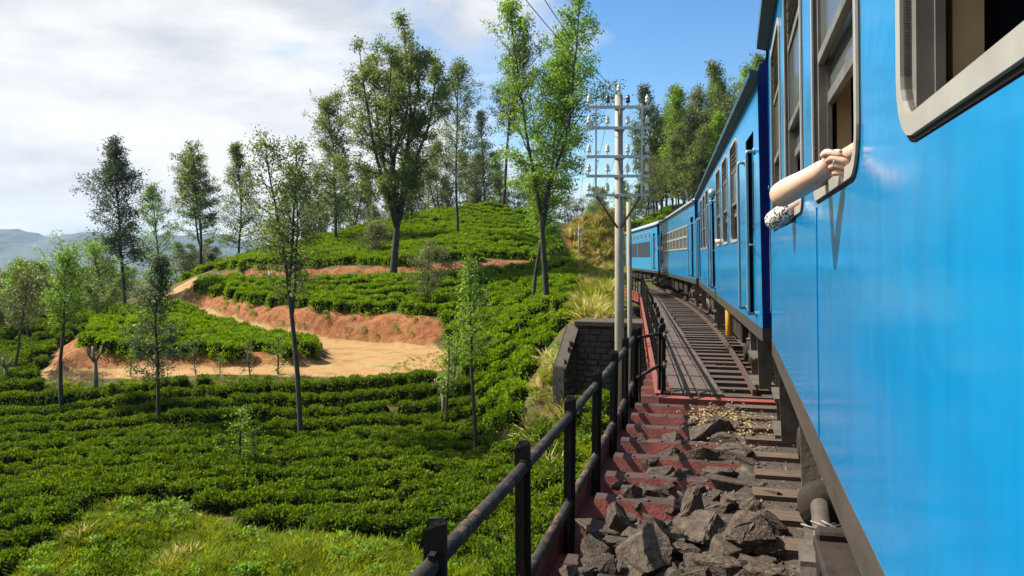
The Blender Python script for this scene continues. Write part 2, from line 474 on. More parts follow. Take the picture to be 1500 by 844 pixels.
# crest of the grassy mound, where the tea begins
MOUND = [(0, 900, 15.5), (30, 846, 17.5), (100, 780, 20), (180, 735, 22), (250, 745, 21.5), (350, 775, 20), (480, 805, 18.5), (620, 815, 18), (700, 842, 16.5), (800, 900, 12)]
mound_poly = [cp(*a) for a in MOUND[1:-1]]
# valley and lower tea slope
for a in [(0, 740, 22.5), (120, 720, 24), (200, 690, 26), (400, 695, 25.5), (550, 725, 23.5), (640, 750, 22), (720, 740, 21.5),
          (85, 612, 33.5), (230, 637, 31), (436, 655, 30), (580, 650, 30), (698, 680, 27), (650, 630, 31),
          (0, 600, 34), (-150, 640, 32), (-200, 560, 45), (-150, 800, 22), (-400, 700, 30)]: cp(*a)
# road, lower leg near edge
ROAD_N = [(60, 552, 37), (150, 552, 36.5), (300, 551, 36.2), (480, 549, 36), (560, 550, 36), (640, 548, 36)]
road_near = [cp(*a) for a in ROAD_N]
ROAD_E = [(664, 533, 39), (672, 521, 42)]
road_end = [cp(*a) for a in ROAD_E]
# big cut bank: foot and top
BK_F = [(637, 509, 44.4), (573, 506, 45.6), (479, 500, 47), (368, 478, 51), (304, 459, 55), (268, 446, 57.5)]
BK_T = [(660, 490, 44.6), (624, 469, 45.6), (581, 465, 46.6), (517, 464, 47.8), (453, 456, 48.4), (355, 445, 52.4), (295, 430, 56.8), (275, 424, 60)]
bk_f = [cp(*a) for a in BK_F]
bk_t = [cp(*a) for a in BK_T]
# tea wedge between the legs of the road
WG_F = [(110, 541, 38.6), (200, 541, 38.4), (330, 540, 38.2), (430, 538, 38.4), (478, 530, 40)]
WG_T = [(118, 509, 39.2), (200, 517, 39.0), (330, 520, 38.8), (430, 521, 38.9), (468, 518, 40.2)]
wg_f = [cp(*a) for a in WG_F]
wg_t = [cp(*a) for a in WG_T]
WG_B = [(448, 504, 44.2), (368, 486, 47.2), (298, 468, 50.8), (252, 450, 54), (225, 448, 54), (180, 462, 50), (135, 483, 45)]
wg_b = [cp(*a) for a in WG_B]
cp(230, 480, 46); cp(300, 492, 44)
# road upper leg outer (lower) edge, and its top end
UP_L = [(482, 514, 43.2), (456, 506, 45.2), (372, 488, 48.1), (303, 470, 51.7), (258, 451, 55.2), (245, 436, 59.5), (262, 424, 64)]
up_l = [cp(*a) for a in UP_L]
UPB_F = [(288, 416, 65), (340, 411, 62.5), (385, 408, 60.3), (453, 405, 58.3), (572, 402, 57.3), (666, 395, 57), (752, 392, 58), (795, 390, 58.5)]
UPB_T = [(292, 403, 66), (340, 392, 63.4), (385, 384, 61.2), (453, 388, 59), (572, 387, 58), (666, 381, 57.8), (752, 382, 58.7), (795, 383, 59.2)]
upb_f = [cp(*a) for a in UPB_F]
upb_t = [cp(*a) for a in UPB_T]
# skyline of the upper hill
SKY = [(262, 414, 69), (310, 399, 69.5), (350, 384, 70), (385, 373, 71), (420, 364, 73), (480, 351, 75), (540, 337, 78), (600, 323, 80), (660, 311, 82), (720, 304, 84), (770, 309, 83), (800, 332, 79), (822, 362, 72)]
sky_l = [cp(*a) for a in SKY]
for a in [(560, 370, 66), (680, 350, 68), (640, 335, 74), (760, 350, 68), (480, 372, 66)]: cp(*a)
for (px, py, Y) in SKY[:11]:
    p = at(px, py, Y + 16); cpw(p.x, p.y, p.z - 5)
# right slope below the line
for a in [(740, 600, 31), (760, 545, 35), (790, 500, 38), (800, 452, 40), (830, 420, 46), (840, 392, 55), (845, 378, 64),
          (770, 640, 27), (790, 700, 22), (700, 500, 42.5), (720, 450, 47), (770, 420, 51), (690, 430, 51), (770, 604, 27.2), (798, 550, 28.2), (825, 505, 28.8), (850, 610, 24.6), (885, 600, 24.4),
          (848, 468, 30), (870, 470, 29.0), (890, 468, 29.0), (850, 610, 26.2), (880, 612, 26.1), (905, 612, 26.0), (880, 425, 38), (890, 405, 52), (850, 402, 66)]: cp(*a)
# cutting bank and hill at the far end of the line
for a in [(845, 398, 70), (900, 399, 66), (832, 322, 80), (890, 306, 79), (925, 325, 80), (815, 372, 86), (830, 352, 105), (935, 330, 92), (985, 305, 97), (1040, 300, 100), (900, 300, 100)]: cp(*a)
# under the bridge and right of it
for s, l, z in [(3, -3.4, -4.9), (8, -3.2, -4.6), (14, -3.2, -4.2), (20, -2.8, -3.6), (24, -2.8, -2.9), (3, 4, -3.6), (14, 4, -3.2), (24, 4, -2.4), (30, -1.0, -2.2), (30, 4, -1.6),
                (40, -2.9, -1.25), (45, 0, -1.3), (50, -2.9, -0.95), (60, -3.2, -0.75), (62, 0, -0.65), (64, 4, -0.5), (75, -2.2, -0.4), (75, 3, -0.4), (100, 0, -0.3), (100, 8, 3.0), (75, 7, 1.5), (45, 8, 0.0), (20, 10, -1.0), (0, 10, -2.0),
                (85, -3.2, -0.3), (-10, -3.4, -4.6), (-10, 5, -3), (-40, -4, -1), (-40, 6, -1)]:
    p = F(s, l); cpw(p.x, p.y, z)
# left background falling into the valley, far ground
for a in [(50, 525, 44), (0, 490, 58), (90, 480, 60), (170, 462, 62), (0, 455, 90), (150, 428, 95), (240, 412, 90), (-250, 480, 80)]: cp(*a)
for x, y, z in [(-60, 5, -7), (-60, 60, -6), (-30, -30, -5), (30, -30, -2), (60, 20, 2), (60, 60, 4), (60, 120, 7), (0, 140, -1), (-60, 140, -8), (-120, 100, -12), (-120, 0, -9),
                (-200, 260, -22), (-60, 300, -16), (40, 300, -4), (200, 200, 5), (-600, 600, -60), (0, 700, -50), (600, 600, -20), (-600, 0, -40), (600, 0, 0),
                (-600, -600, -40), (600, -600, -20), (0, -600, -20), (-6000, 6000, -90), (0, 6500, -90), (6000, 6000, -60), (-6000, 0, -90), (6000, 0, -40), (-6000, -6000, -60), (6000, -6000, -60), (0, -6000, -60)]:
    cpw(x, y, z)

cps = np.array(CP)
def chain(L):
    ids = []
    for a in L:
        q = at(*a); ids.append(int(np.argmin((cps[:, 0] - q.x) ** 2 + (cps[:, 1] - q.y) ** 2)))
    return [(i, j) for i, j in zip(ids[:-1], ids[1:]) if i != j]
CE = []
for L_ in (ROAD_N + ROAD_E, BK_F, BK_T, WG_F, WG_T, WG_B, UP_L, UPB_F, UPB_T): CE += chain(L_)
res = delaunay_2d_cdt([Vector((p[0], p[1])) for p in CP], CE, [], 0, 1e-4)
tv = np.array([[v.x, v.y] for v in res[0]])
tz = np.array([cps[o[0]][2] if o else cps[np.argmin((cps[:, 0] - v.x) ** 2 + (cps[:, 1] - v.y) ** 2)][2] for o, v in zip(res[3], res[0])])
tt = np.array([list(f) for f in res[2] if len(f) == 3])
def tin(X, Y):
    Z = np.full(X.shape, np.nan)
    for a, b, c in tt:
        p0, p1, p2 = tv[a], tv[b], tv[c]
        lo = np.minimum(np.minimum(p0, p1), p2); hi = np.maximum(np.maximum(p0, p1), p2)
        msk = (X >= lo[0] - 1e-6) & (X <= hi[0] + 1e-6) & (Y >= lo[1] - 1e-6) & (Y <= hi[1] + 1e-6)
        if not msk.any(): continue
        x, y = X[msk], Y[msk]
        den = (p1[1] - p2[1]) * (p0[0] - p2[0]) + (p2[0] - p1[0]) * (p0[1] - p2[1])
        if abs(den) < 1e-12: continue
        w0 = ((p1[1] - p2[1]) * (x - p2[0]) + (p2[0] - p1[0]) * (y - p2[1])) / den
        w1 = ((p2[1] - p0[1]) * (x - p2[0]) + (p0[0] - p2[0]) * (y - p2[1])) / den
        w2 = 1 - w0 - w1
        ins = (w0 > -1e-6) & (w1 > -1e-6) & (w2 > -1e-6)
        z = Z[msk]; z[ins] = (w0 * tz[a] + w1 * tz[b] + w2 * tz[c])[ins]; Z[msk] = z
    return Z
def graded(lo, hi, step, far, g=1.25):
    a = list(np.arange(lo, hi + 1e-6, step)); d = step; x = a[-1]
    while x < far: d *= g; x += d; a.append(min(x, far))
    d = step; x = a[0]; b = []
    while x > -far: d *= g; x -= d; b.append(max(x, -far))
    return np.array(b[::-1] + a)
gx = graded(-42, 22, 0.36, 5900)
gy = graded(8, 92, 0.36, 5900)
GX, GY = np.meshgrid(gx, gy)
GZ = tin(GX, GY)
GZ = np.where(np.isnan(GZ), -60, GZ)
rngT = np.random.default_rng(5)
def vnoise(X, Y, sc_, seed):
    """smooth value noise"""
    r = np.random.default_rng(seed).random((64, 64))
    x, y = X / sc_, Y / sc_
    xi, yi = np.floor(x).astype(int), np.floor(y).astype(int)
    fx, fy = x - xi, y - yi
    fx, fy = fx * fx * (3 - 2 * fx), fy * fy * (3 - 2 * fy)
    g = lambda i, j: r[i % 64, j % 64]
    return (g(xi, yi) * (1 - fx) + g(xi + 1, yi) * fx) * (1 - fy) + (g(xi, yi + 1) * (1 - fx) + g(xi + 1, yi + 1) * fx) * fy
for _ in range(2):
    P_ = np.pad(GZ, 1, mode='edge')
    GZ = (P_[1:-1, 1:-1] * 4 + P_[:-2, 1:-1] * 1.2 + P_[2:, 1:-1] * 1.2 + P_[1:-1, :-2] * 1.2 + P_[1:-1, 2:] * 1.2) / 8.8
def ip(poly, X, Y):
    inside = np.zeros(X.shape, bool)
    n = len(poly)
    for i in range(n):
        x1, y1 = poly[i][0], poly[i][1]; x2, y2 = poly[(i + 1) % n][0], poly[(i + 1) % n][1]
        c = ((y1 > Y) != (y2 > Y)) & (X < (x2 - x1) * (Y - y1) / (y2 - y1 + 1e-12) + x1)
        inside ^= c
    return inside
def hz(x, y):
    x = np.atleast_1d(np.asarray(x, float)); y = np.atleast_1d(np.asarray(y, float))
    i = np.clip(np.searchsorted(gx, x) - 1, 0, len(gx) - 2); j = np.clip(np.searchsorted(gy, y) - 1, 0, len(gy) - 2)
    u = (x - gx[i]) / (gx[i + 1] - gx[i]); v = (y - gy[j]) / (gy[j + 1] - gy[j])
    return (GZ[j, i] * (1 - u) + GZ[j, i + 1] * u) * (1 - v) + (GZ[j + 1, i] * (1 - u) + GZ[j + 1, i + 1] * u) * v
def h1(x, y): return float(hz(x, y)[0])

pl = lambda L: [at(*a)[:2] for a in L]
road_poly = pl(ROAD_N + ROAD_E + BK_F + [(275, 424, 60), (290, 413, 66), (262, 420, 67), (240, 432, 62), (245, 448, 56)] + UP_L[::-1][2:] + [(478, 530, 40)] + WG_F[::-1][1:] + [(60, 545, 38.5)])
bank_big = pl(BK_F + [(a, b, c + 0.8) for a, b, c in BK_T[::-1]])
bank_wg = pl([(70, 548, 38.0)] + WG_F + [(a, b, c + 0.6) for a, b, c in WG_T[::-1]] + [(135, 483, 45), (108, 500, 45), (80, 530, 41)])
bank_cut = pl([(838, 398, 69), (905, 399, 65.5), (925, 326, 80), (890, 305, 79.5), (832, 321, 80.5)])
bank_up = pl(UPB_F + UPB_T[::-1])
mound = mound_poly + [at(800, 900, 12)[:2], (6, 4), (-40, 4), at(-300, 846, 17)[:2]]

# attribute masks on the sheet
def softmask(msk, it=2):
    a = msk.astype(float)
    for _ in range(it):
        p = np.pad(a, 1, mode='edge')
        a = (p[1:-1, 1:-1] * 2 + p[:-2, 1:-1] + p[2:, 1:-1] + p[1:-1, :-2] + p[1:-1, 2:]) / 6
    return a
m_road = softmask(ip(road_poly, GX, GY), 2)
GZ += (1 - 0.85 * m_road) * ((vnoise(GX, GY, 1.1, 1) - 0.5) * 0.16 + (vnoise(GX, GY, 4.0, 2) - 0.5) * 0.28)
m_bank = softmask(ip(bank_big, GX, GY) | ip(bank_wg, GX, GY) | ip(bank_up, GX, GY) | ip(bank_cut, GX, GY), 2)
m_grass = softmask(ip(mound, GX, GY), 2)
nxg, nyg = len(gx), len(gy)
idx = np.arange(nxg * nyg).reshape(nyg, nxg)
quads = np.stack([idx[:-1, :-1], idx[:-1, 1:], idx[1:, 1:], idx[1:, :-1]], -1).reshape(-1, 4)

def ground_mat():
    m, nt, out = nodes_of('ground')
    N, L = nt.nodes, nt.links
    b = N.new('ShaderNodeBsdfPrincipled'); b.inputs['Roughness'].default_value = 0.9; b.inputs['Specular IOR Level'].default_value = 0.15
    t = N.new('ShaderNodeTexCoord')
    def noise(scale, detail=6, rough=0.6):
        n = N.new('ShaderNodeTexNoise'); n.inputs['Scale'].default_value = scale; n.inputs['Detail'].default_value = detail; n.inputs['Roughness'].default_value = rough
        L.new(t.outputs['Object'], n.inputs['Vector']); return n.outputs['Fac']
    def ramp_(fac, cols):
        r = N.new('ShaderNodeValToRGB'); e = r.color_ramp.elements
        e[0].position = cols[0][0]; e[0].color = c4(cols[0][1]); e[1].position = cols[-1][0]; e[1].color = c4(cols[-1][1])
        for p_, c in cols[1:-1]:
            q = e.new(p_); q.color = c4(c)
        L.new(fac, r.inputs['Fac']); return r.outputs['Color']
    def attr(nm):
        a = N.new('ShaderNodeAttribute'); a.attribute_name = nm; return a.outputs['Fac']
    def mix(fac, a, b_):
        x = N.new('ShaderNodeMix'); x.data_type = 'RGBA'; L.new(fac, x.inputs[0]); L.new(a, x.inputs[6]); L.new(b_, x.inputs[7]); return x.outputs[2]
    def edge(a, nscale, k=0.5):
        ad = N.new('ShaderNodeMath'); ad.operation = 'MULTIPLY_ADD'; ad.inputs[1].default_value = k; ad.inputs[2].default_value = -k / 2
        L.new(noise(nscale, 8, 0.7), ad.inputs[0])
        s = N.new('ShaderNodeMath'); s.operation = 'ADD'; L.new(a, s.inputs[0]); L.new(ad.outputs[0], s.inputs[1])
        r = N.new('ShaderNodeMapRange'); r.inputs['From Min'].default_value = 0.4; r.inputs['From Max'].default_value = 0.6; L.new(s.outputs[0], r.inputs['Value'])
        return r.outputs[0]
    base = ramp_(noise(1.3), [(0.3, (0.035, 0.045, 0.012)), (0.46, (0.055, 0.075, 0.016)), (0.58, (0.12, 0.075, 0.03)), (0.75, (0.08, 0.085, 0.02))])
    sand = ramp_(noise(0.9, 8, 0.65), [(0.3, (0.25, 0.135, 0.05)), (0.45, (0.35, 0.205, 0.08)), (0.56, (0.40, 0.25, 0.11)), (0.66, (0.20, 0.19, 0.05))])
    red = ramp_(noise(2.2, 9, 0.7), [(0.3, (0.10, 0.035, 0.014)), (0.46, (0.24, 0.085, 0.028)), (0.58, (0.33, 0.145, 0.055)), (0.68, (0.17, 0.14, 0.035))])
    grs = ramp_(noise(1.1, 7), [(0.3, (0.06, 0.10, 0.012)), (0.5, (0.11, 0.15, 0.02)), (0.7, (0.2, 0.18, 0.05))])
    c = mix(edge(attr('grass'), 0.8, 0.5), base, grs)
    c = mix(edge(attr('road'), 1.5, 0.6), c, sand)
    c = mix(edge(attr('bank'), 1.8, 0.5), c, red)
    L.new(c, b.inputs['Base Color'])
    bp = N.new('ShaderNodeBump'); bp.inputs['Strength'].default_value = 0.7; bp.inputs['Distance'].default_value = 0.12
    L.new(noise(4.5, 9, 0.65), bp.inputs['Height']); L.new(bp.outputs[0], b.inputs['Normal'])
    L.new(b.outputs[0], out.inputs['Surface'])
    MATS['ground'] = m
ground_mat()
# rough broken face on the cut banks
GZr = GZ + m_bank * ((vnoise(GX, GY, 0.7, 8) - 0.5) * 0.35)
gm = np_mesh('ground', np.stack([GX, GY, GZr], -1).reshape(-1, 3), quads, 'ground', smooth=True)
for nm, a in (('road', m_road), ('bank', m_bank), ('grass', m_grass)):
    at_ = gm.attributes.new(nm, 'FLOAT', 'POINT'); at_.data.foreach_set('value', a.ravel().astype(np.float32))
ground = link(bpy.data.objects.new('ground', gm)); tag(ground, 'hilly ground with a sandy hairpin road and red cut banks', kind='structure')
ground['category'] = 'ground'

# distant mountains
def mountains():
    n, k = 260, 26
    xs = np.linspace(-3600, 2600, n)
    V = []
    for j in range(k):
        v = j / (k - 1)
        y = 2300 + 900 * v
        ridge = 128 + 45 * vnoise(xs, xs * 0, 420, 21) + 26 * vnoise(xs, xs * 0, 130, 22) + 9 * vnoise(xs, xs * 0, 40, 23)
        ridge = ridge + np.clip((-xs - 1000) / 2500, 0, 1) * 22
        prof = min(1, v * 1.5) ** 0.8 if v < 0.67 else 1 - (v - 0.67) * 1.4
        z = -90 + ridge * prof + 22 * (vnoise(xs, xs * 0 + y, 150, 24) - 0.5) * (1 - abs(v - 0.4)) + 7 * vnoise(xs, xs * 0 + y, 24, 25)
        V.append(np.stack([xs, np.full(n, y) + 80 * vnoise(xs, xs * 0, 600, 26), z], -1))
    V = np.concatenate(V)
    id_ = np.arange(n * k).reshape(k, n)
    q = np.stack([id_[:-1, :-1], id_[:-1, 1:], id_[1:, 1:], id_[1:, :-1]], -1).reshape(-1, 4)
    o = link(bpy.data.objects.new('mountain_ridge', np_mesh('mountain_ridge', V, q, 'mountain')))
    tag(o, 'wooded blue mountain ridge far across the valley', 'mountain', kind='structure')
mountains()

# ------------------------------------------------------------------ foliage builders (numpy)
def leaves(rng, C, D, L, W):
    """diamond leaves: centres, directions, lengths, widths -> verts, quads"""
    n = len(C)
    rnd = rng.normal(size=(n, 3))
    S = np.cross(D, rnd); S /= (np.linalg.norm(S, axis=1, keepdims=True) + 1e-9)
    L = L[:, None]; W = W[:, None]
    V = np.stack([C, C + D * L * 0.45 + S * W / 2, C + D * L, C + D * L * 0.45 - S * W / 2], 1).reshape(-1, 3)
    Q = np.arange(n * 4).reshape(n, 4)
    return V, Q
def unit(a): return a / (np.linalg.norm(a, axis=1, keepdims=True) + 1e-9)

def bush_mesh(name, seed, mat, n=560, rad=0.56, h=0.72, ll=0.12, up=0.75, core=True):
    rng = np.random.default_rng(seed)
    a = rng.random(n) * 2 * np.pi; r = np.sqrt(rng.random(n))
    lump = 1 + 0.18 * np.sin(a * 3 + seed) + 0.12 * np.sin(a * 5 + 2 * seed)
    x, y = np.cos(a) * r * rad * lump, np.sin(a) * r * rad * lump
    z = h * (1 - r ** 4 * 0.8) * (0.8 + 0.3 * rng.random(n)) - (r > 0.7) * rng.random(n) * h * 0.75
    C = np.stack([x, y, z], -1)
    D = unit(np.stack([x * 0.9, y * 0.9, np.full(n, up)], -1) + rng.normal(size=(n, 3)) * 0.55)
    V, Q = leaves(rng, C - D * ll * 0.3, D, ll * (0.6 + 0.8 * rng.random(n)), ll * 0.5 * (0.7 + 0.6 * rng.random(n)))
    if not core: return np_mesh(name, V, Q, mat)
    rings = [(0.62, -0.1), (0.70, 0.35), (0.62, 0.62), (0.38, 0.74), (0.0, 0.78)]      # near-black core: twigs, added to block light and keep hedge sides dark
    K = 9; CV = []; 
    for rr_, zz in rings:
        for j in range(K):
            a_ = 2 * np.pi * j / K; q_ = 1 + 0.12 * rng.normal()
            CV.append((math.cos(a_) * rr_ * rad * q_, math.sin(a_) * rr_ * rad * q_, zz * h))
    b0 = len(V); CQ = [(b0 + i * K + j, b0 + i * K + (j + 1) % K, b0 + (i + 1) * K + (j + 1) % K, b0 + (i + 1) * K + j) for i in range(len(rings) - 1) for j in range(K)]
    return np_mesh(name, np.concatenate([V, np.array(CV)]), np.concatenate([Q, np.array(CQ)]), [mat, 'shaded_twigs'], midx=[0] * len(Q) + [1] * len(CQ))
def tuft_mesh(name, seed, mat, n=34, h=0.34, spread=0.24, w=0.014):
    rng = np.random.default_rng(seed)
    a = rng.random(n) * 2 * np.pi
    r = rng.random(n) * spread * 0.5
    b = np.stack([np.cos(a) * r, np.sin(a) * r, np.zeros(n)], -1)
    hh = h * (0.5 + 0.6 * rng.random(n))
    out = spread * (0.5 + rng.random(n))
    mid = b + np.stack([np.cos(a) * out * 0.35, np.sin(a) * out * 0.35, hh * 0.65], -1)
    tip = b + np.stack([np.cos(a) * out * 1.1, np.sin(a) * out * 1.1, hh], -1)
    s = np.stack([-np.sin(a), np.cos(a), np.zeros(n)], -1) * w
    V = np.stack([b - s * 0.6, b + s * 0.6, mid + s, mid - s, tip, tip + s * 0.1], 1).reshape(-1, 3)
    i = np.arange(n) * 6
    Q = np.concatenate([np.stack([i, i + 1, i + 2, i + 3], -1), np.stack([i + 3, i + 2, i + 5, i + 4], -1)])
    return np_mesh(name, V, Q, mat)

def scatter(name, pts, scl, meshes, label, cat, tilt=0.12, seed=0, zs=None):
    """one ground-cover object: points carrying instances of a few source meshes (geometry nodes)"""
    rng = np.random.default_rng(seed)
    n = len(pts)
    me = bpy.data.meshes.new(name)
    me.vertices.add(n); me.vertices.foreach_set('co', np.asarray(pts, np.float32).ravel())
    a = me.attributes.new('var', 'INT', 'POINT'); a.data.foreach_set('value', rng.integers(0, len(meshes), n).astype(np.int32))
    rot = np.stack([rng.normal(size=n) * tilt, rng.normal(size=n) * tilt, rng.random(n) * 6.283], -1).astype(np.float32)
    a = me.attributes.new('rot', 'FLOAT_VECTOR', 'POINT'); a.data.foreach_set('vector', rot.ravel())
    s3 = np.stack([scl, scl, scl if zs is None else scl * zs], -1).astype(np.float32)
    a = me.attributes.new('scl', 'FLOAT_VECTOR', 'POINT'); a.data.foreach_set('vector', s3.ravel())
    o = link(bpy.data.objects.new(name, me))
    c = bpy.data.collections.new(name + '_sources')
    for i, sm in enumerate(meshes):
        c.objects.link(bpy.data.objects.new('source_%02d' % i, sm))
    ng = bpy.data.node_groups.new(name, 'GeometryNodeTree')
    ng.interface.new_socket('Geometry', in_out='INPUT', socket_type='NodeSocketGeometry')
    ng.interface.new_socket('Geometry', in_out='OUTPUT', socket_type='NodeSocketGeometry')
    N, L = ng.nodes, ng.links
    gi, go = N.new('NodeGroupInput'), N.new('NodeGroupOutput')
    ci = N.new('GeometryNodeCollectionInfo'); ci.inputs['Collection'].default_value = c
    ci.inputs['Separate Children'].default_value = True; ci.inputs['Reset Children'].default_value = True
    ip_ = N.new('GeometryNodeInstanceOnPoints'); ip_.inputs['Pick Instance'].default_value = True
    def na(nm, dt):
        x = N.new('GeometryNodeInputNamedAttribute'); x.data_type = dt; x.inputs['Name'].default_value = nm; return x
    L.new(gi.outputs[0], ip_.inputs['Points']); L.new(ci.outputs[0], ip_.inputs['Instance'])
    L.new(na('var', 'INT').outputs[0], ip_.inputs['Instance Index'])
    e2r = N.new('FunctionNodeEulerToRotation')
    L.new(na('rot', 'FLOAT_VECTOR').outputs[0], e2r.inputs[0]); L.new(e2r.outputs[0], ip_.inputs['Rotation'])
    L.new(na('scl', 'FLOAT_VECTOR').outputs[0], ip_.inputs['Scale'])
    L.new(ip_.outputs[0], go.inputs[0])
    md = o.modifiers.new('scatter', 'NODES'); md.node_group = ng
    tag(o, label, cat, kind='stuff')
    return o

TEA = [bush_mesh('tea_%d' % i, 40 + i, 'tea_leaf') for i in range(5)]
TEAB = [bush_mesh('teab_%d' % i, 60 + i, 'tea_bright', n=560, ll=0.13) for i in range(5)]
def rows(poly, spacing, step, slope, seed, wave=0.5, avoid=(), jit=0.12, drop=0.03, sc0=1.0):
    """bushes in hedge rows: row index runs along y + slope * x"""
    rng = np.random.default_rng(seed)
    P = np.array([[p[0], p[1]] for p in poly])
    lo, hi = P.min(0), P.max(0)
    d = np.array([1, -slope]); d = d / np.linalg.norm(d); nn = np.array([-d[1], d[0]])
    ctr = (lo + hi) / 2; ext = np.linalg.norm(hi - lo) / 2 + 2
    us = np.arange(-ext, ext, step); vs_ = np.arange(-ext, ext, spacing)
    U, V = np.meshgrid(us, vs_)
    U = U + rng.random((len(vs_), 1)) * step
    V = V + wave * np.sin(U * 0.16 + seed) + 0.3 * wave * np.sin(U * 0.45 + V)
    X = (ctr[0] + U * d[0] + V * nn[0]).ravel() + rng.normal(size=U.size) * jit
    Y = (ctr[1] + U * d[1] + V * nn[1]).ravel() + rng.normal(size=U.size) * jit
    k = ip(poly, X, Y) & (rng.random(X.size) > drop)
    for q in avoid: k &= ~ip(q, X, Y)
    X, Y = X[k], Y[k]
    g = vnoise(X, Y, 1.7, seed + 3)
    k2 = g > 0.06
    X, Y = X[k2], Y[k2]
    Z = hz(X, Y) - 0.06
    s = sc0 * (0.88 + 0.24 * rng.random(len(X)))
    return np.stack([X, Y, Z], -1), s
def fill(poly, dens, seed, avoid=()):
    rng = np.random.default_rng(seed)
    P = np.array([[p[0], p[1]] for p in poly]); lo, hi = P.min(0), P.max(0)
    n = int((hi[0] - lo[0]) * (hi[1] - lo[1]) * dens)
    X = lo[0] + rng.random(n) * (hi[0] - lo[0]); Y = lo[1] + rng.random(n) * (hi[1] - lo[1])
    k = ip(poly, X, Y)
    for q in avoid: k &= ~ip(q, X, Y)
    X, Y = X[k], Y[k]
    return np.stack([X, Y, hz(X, Y) - 0.03], -1), 0.6 + 0.7 * vnoise(X, Y, 1.3, seed) + 0.2 * rng.random(len(X))
AV = (road_poly, bank_big, bank_wg, bank_up)
low_poly = pl([(-420, 560, 42), (-200, 548, 45), (0, 500, 52), (60, 553, 35.6), (150, 553, 35.1), (300, 552, 34.9), (480, 550, 34.8), (560, 551, 34.9), (640, 549, 35.0), (690, 560, 34.0),
               (700, 600, 31), (735, 640, 27), (760, 720, 21.5), (720, 800, 18), (700, 842, 16.2), (620, 815, 18.2), (480, 805, 18.8), (350, 775, 20.3), (250, 745, 21.8), (180, 735, 22.4), (100, 780, 20.4), (30, 846, 17.6), (-200, 900, 16), (-420, 800, 22)])
p1, s1 = rows(low_poly, 1.18, 0.33, -0.03, 11, avoid=AV, wave=0.45, jit=0.06, sc0=0.84)
scatter('tea_rows', p1, s1, TEA, 'dark green tea hedges in rows on the slope below the road', 'tea bushes', seed=1)
left_poly = pl([(-300, 548, 45), (0, 505, 50), (100, 515, 47), (125, 490, 46), (180, 455, 62), (120, 455, 75), (-100, 465, 80), (-350, 500, 70)])
p, s = rows(left_poly, 1.2, 0.6, 0.2, 12, avoid=AV)
scatter('tea_rows', p, s, TEA, 'tea hedges far left below the distant trees', 'tea bushes', seed=2)
wedge = [*wg_t, *wg_b]
p, s = rows(wedge, 1.15, 0.45, 0.12, 13, wave=0.2, sc0=0.95)
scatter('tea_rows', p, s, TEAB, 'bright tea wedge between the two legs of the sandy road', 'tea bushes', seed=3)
terr2 = pl(BK_T + [(300, 418, 62), (345, 412, 60.5), (385, 409, 58.5), (453, 406, 56.4), (572, 403, 55.4), (666, 396, 55), (752, 393, 56.2), (800, 391, 56.6), (770, 420, 51.3), (700, 470, 46.5), (680, 505, 43)])
p, s = rows(terr2, 1.25, 0.45, 0.05, 14, avoid=(bank_big, bank_up), wave=0.5)
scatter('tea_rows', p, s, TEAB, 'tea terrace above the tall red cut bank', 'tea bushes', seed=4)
hill = pl(UPB_T[1:] + [(822, 360, 72), (800, 330, 79.5), (775, 308, 84), (720, 303, 86), (660, 310, 84), (600, 322, 82), (540, 336, 80), (480, 350, 77), (420, 363, 75), (385, 372, 73), (350, 383, 72), (310, 398, 71), (262, 413, 70.5), (270, 413, 68.5), (310, 400, 67)])
p, s = rows(hill, 1.2, 0.45, 0.1, 15, wave=0.8, sc0=0.98)
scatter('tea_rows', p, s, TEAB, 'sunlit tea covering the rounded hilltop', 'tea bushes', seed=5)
right_poly = pl([(690, 562, 34.2), (665, 530, 39.5), (676, 515, 42.5), (685, 500, 43.5), (705, 468, 46.8), (775, 418, 51.6), (800, 390, 58), (838, 390, 58), (846, 420, 46), (842, 465, 36), (815, 500, 35), (775, 570, 31), (770, 640, 27), (735, 640, 27.1), (700, 600, 31.2)])
p, s = rows(right_poly, 1.3, 0.45, -0.9, 16, wave=0.5)
scatter('tea_rows', p, s, TEAB, 'bright tea on the steep slope between the stone abutment and the road end', 'tea bushes', seed=6)
slope_poly = pl([(740, 640, 26.8), (772, 642, 26.8), (800, 610, 25), (835, 640, 20), (800, 760, 15), (760, 860, 12), (705, 843, 16), (725, 800, 18), (765, 720, 21.3)])
p, s = rows(slope_poly, 1.25, 0.45, -0.5, 17)
scatter('tea_rows', p, s, TEA, 'leafy tea and weeds below the iron railing', 'tea bushes', seed=7)
lf = pl([(-80, 548, 40), (60, 545, 38.8), (118, 520, 40), (110, 495, 47), (60, 500, 50), (-80, 505, 50)])
p, s = fill(lf, 1.1, 39, avoid=AV)
scatter('tea_rows', p, s, TEA, 'loose bushes round the left end of the sandy road', 'tea bushes', seed=20)
far_poly = pl([(918, 330, 90), (985, 304, 97), (1010, 306, 97), (1000, 345, 88), (930, 350, 86)])
p, s = rows(far_poly, 1.2, 0.6, 0.1, 18, wave=0.2, sc0=1.1)
scatter('tea_rows', p, s, TEAB, 'tea hillside beyond the locomotive roof', 'tea bushes', seed=8)

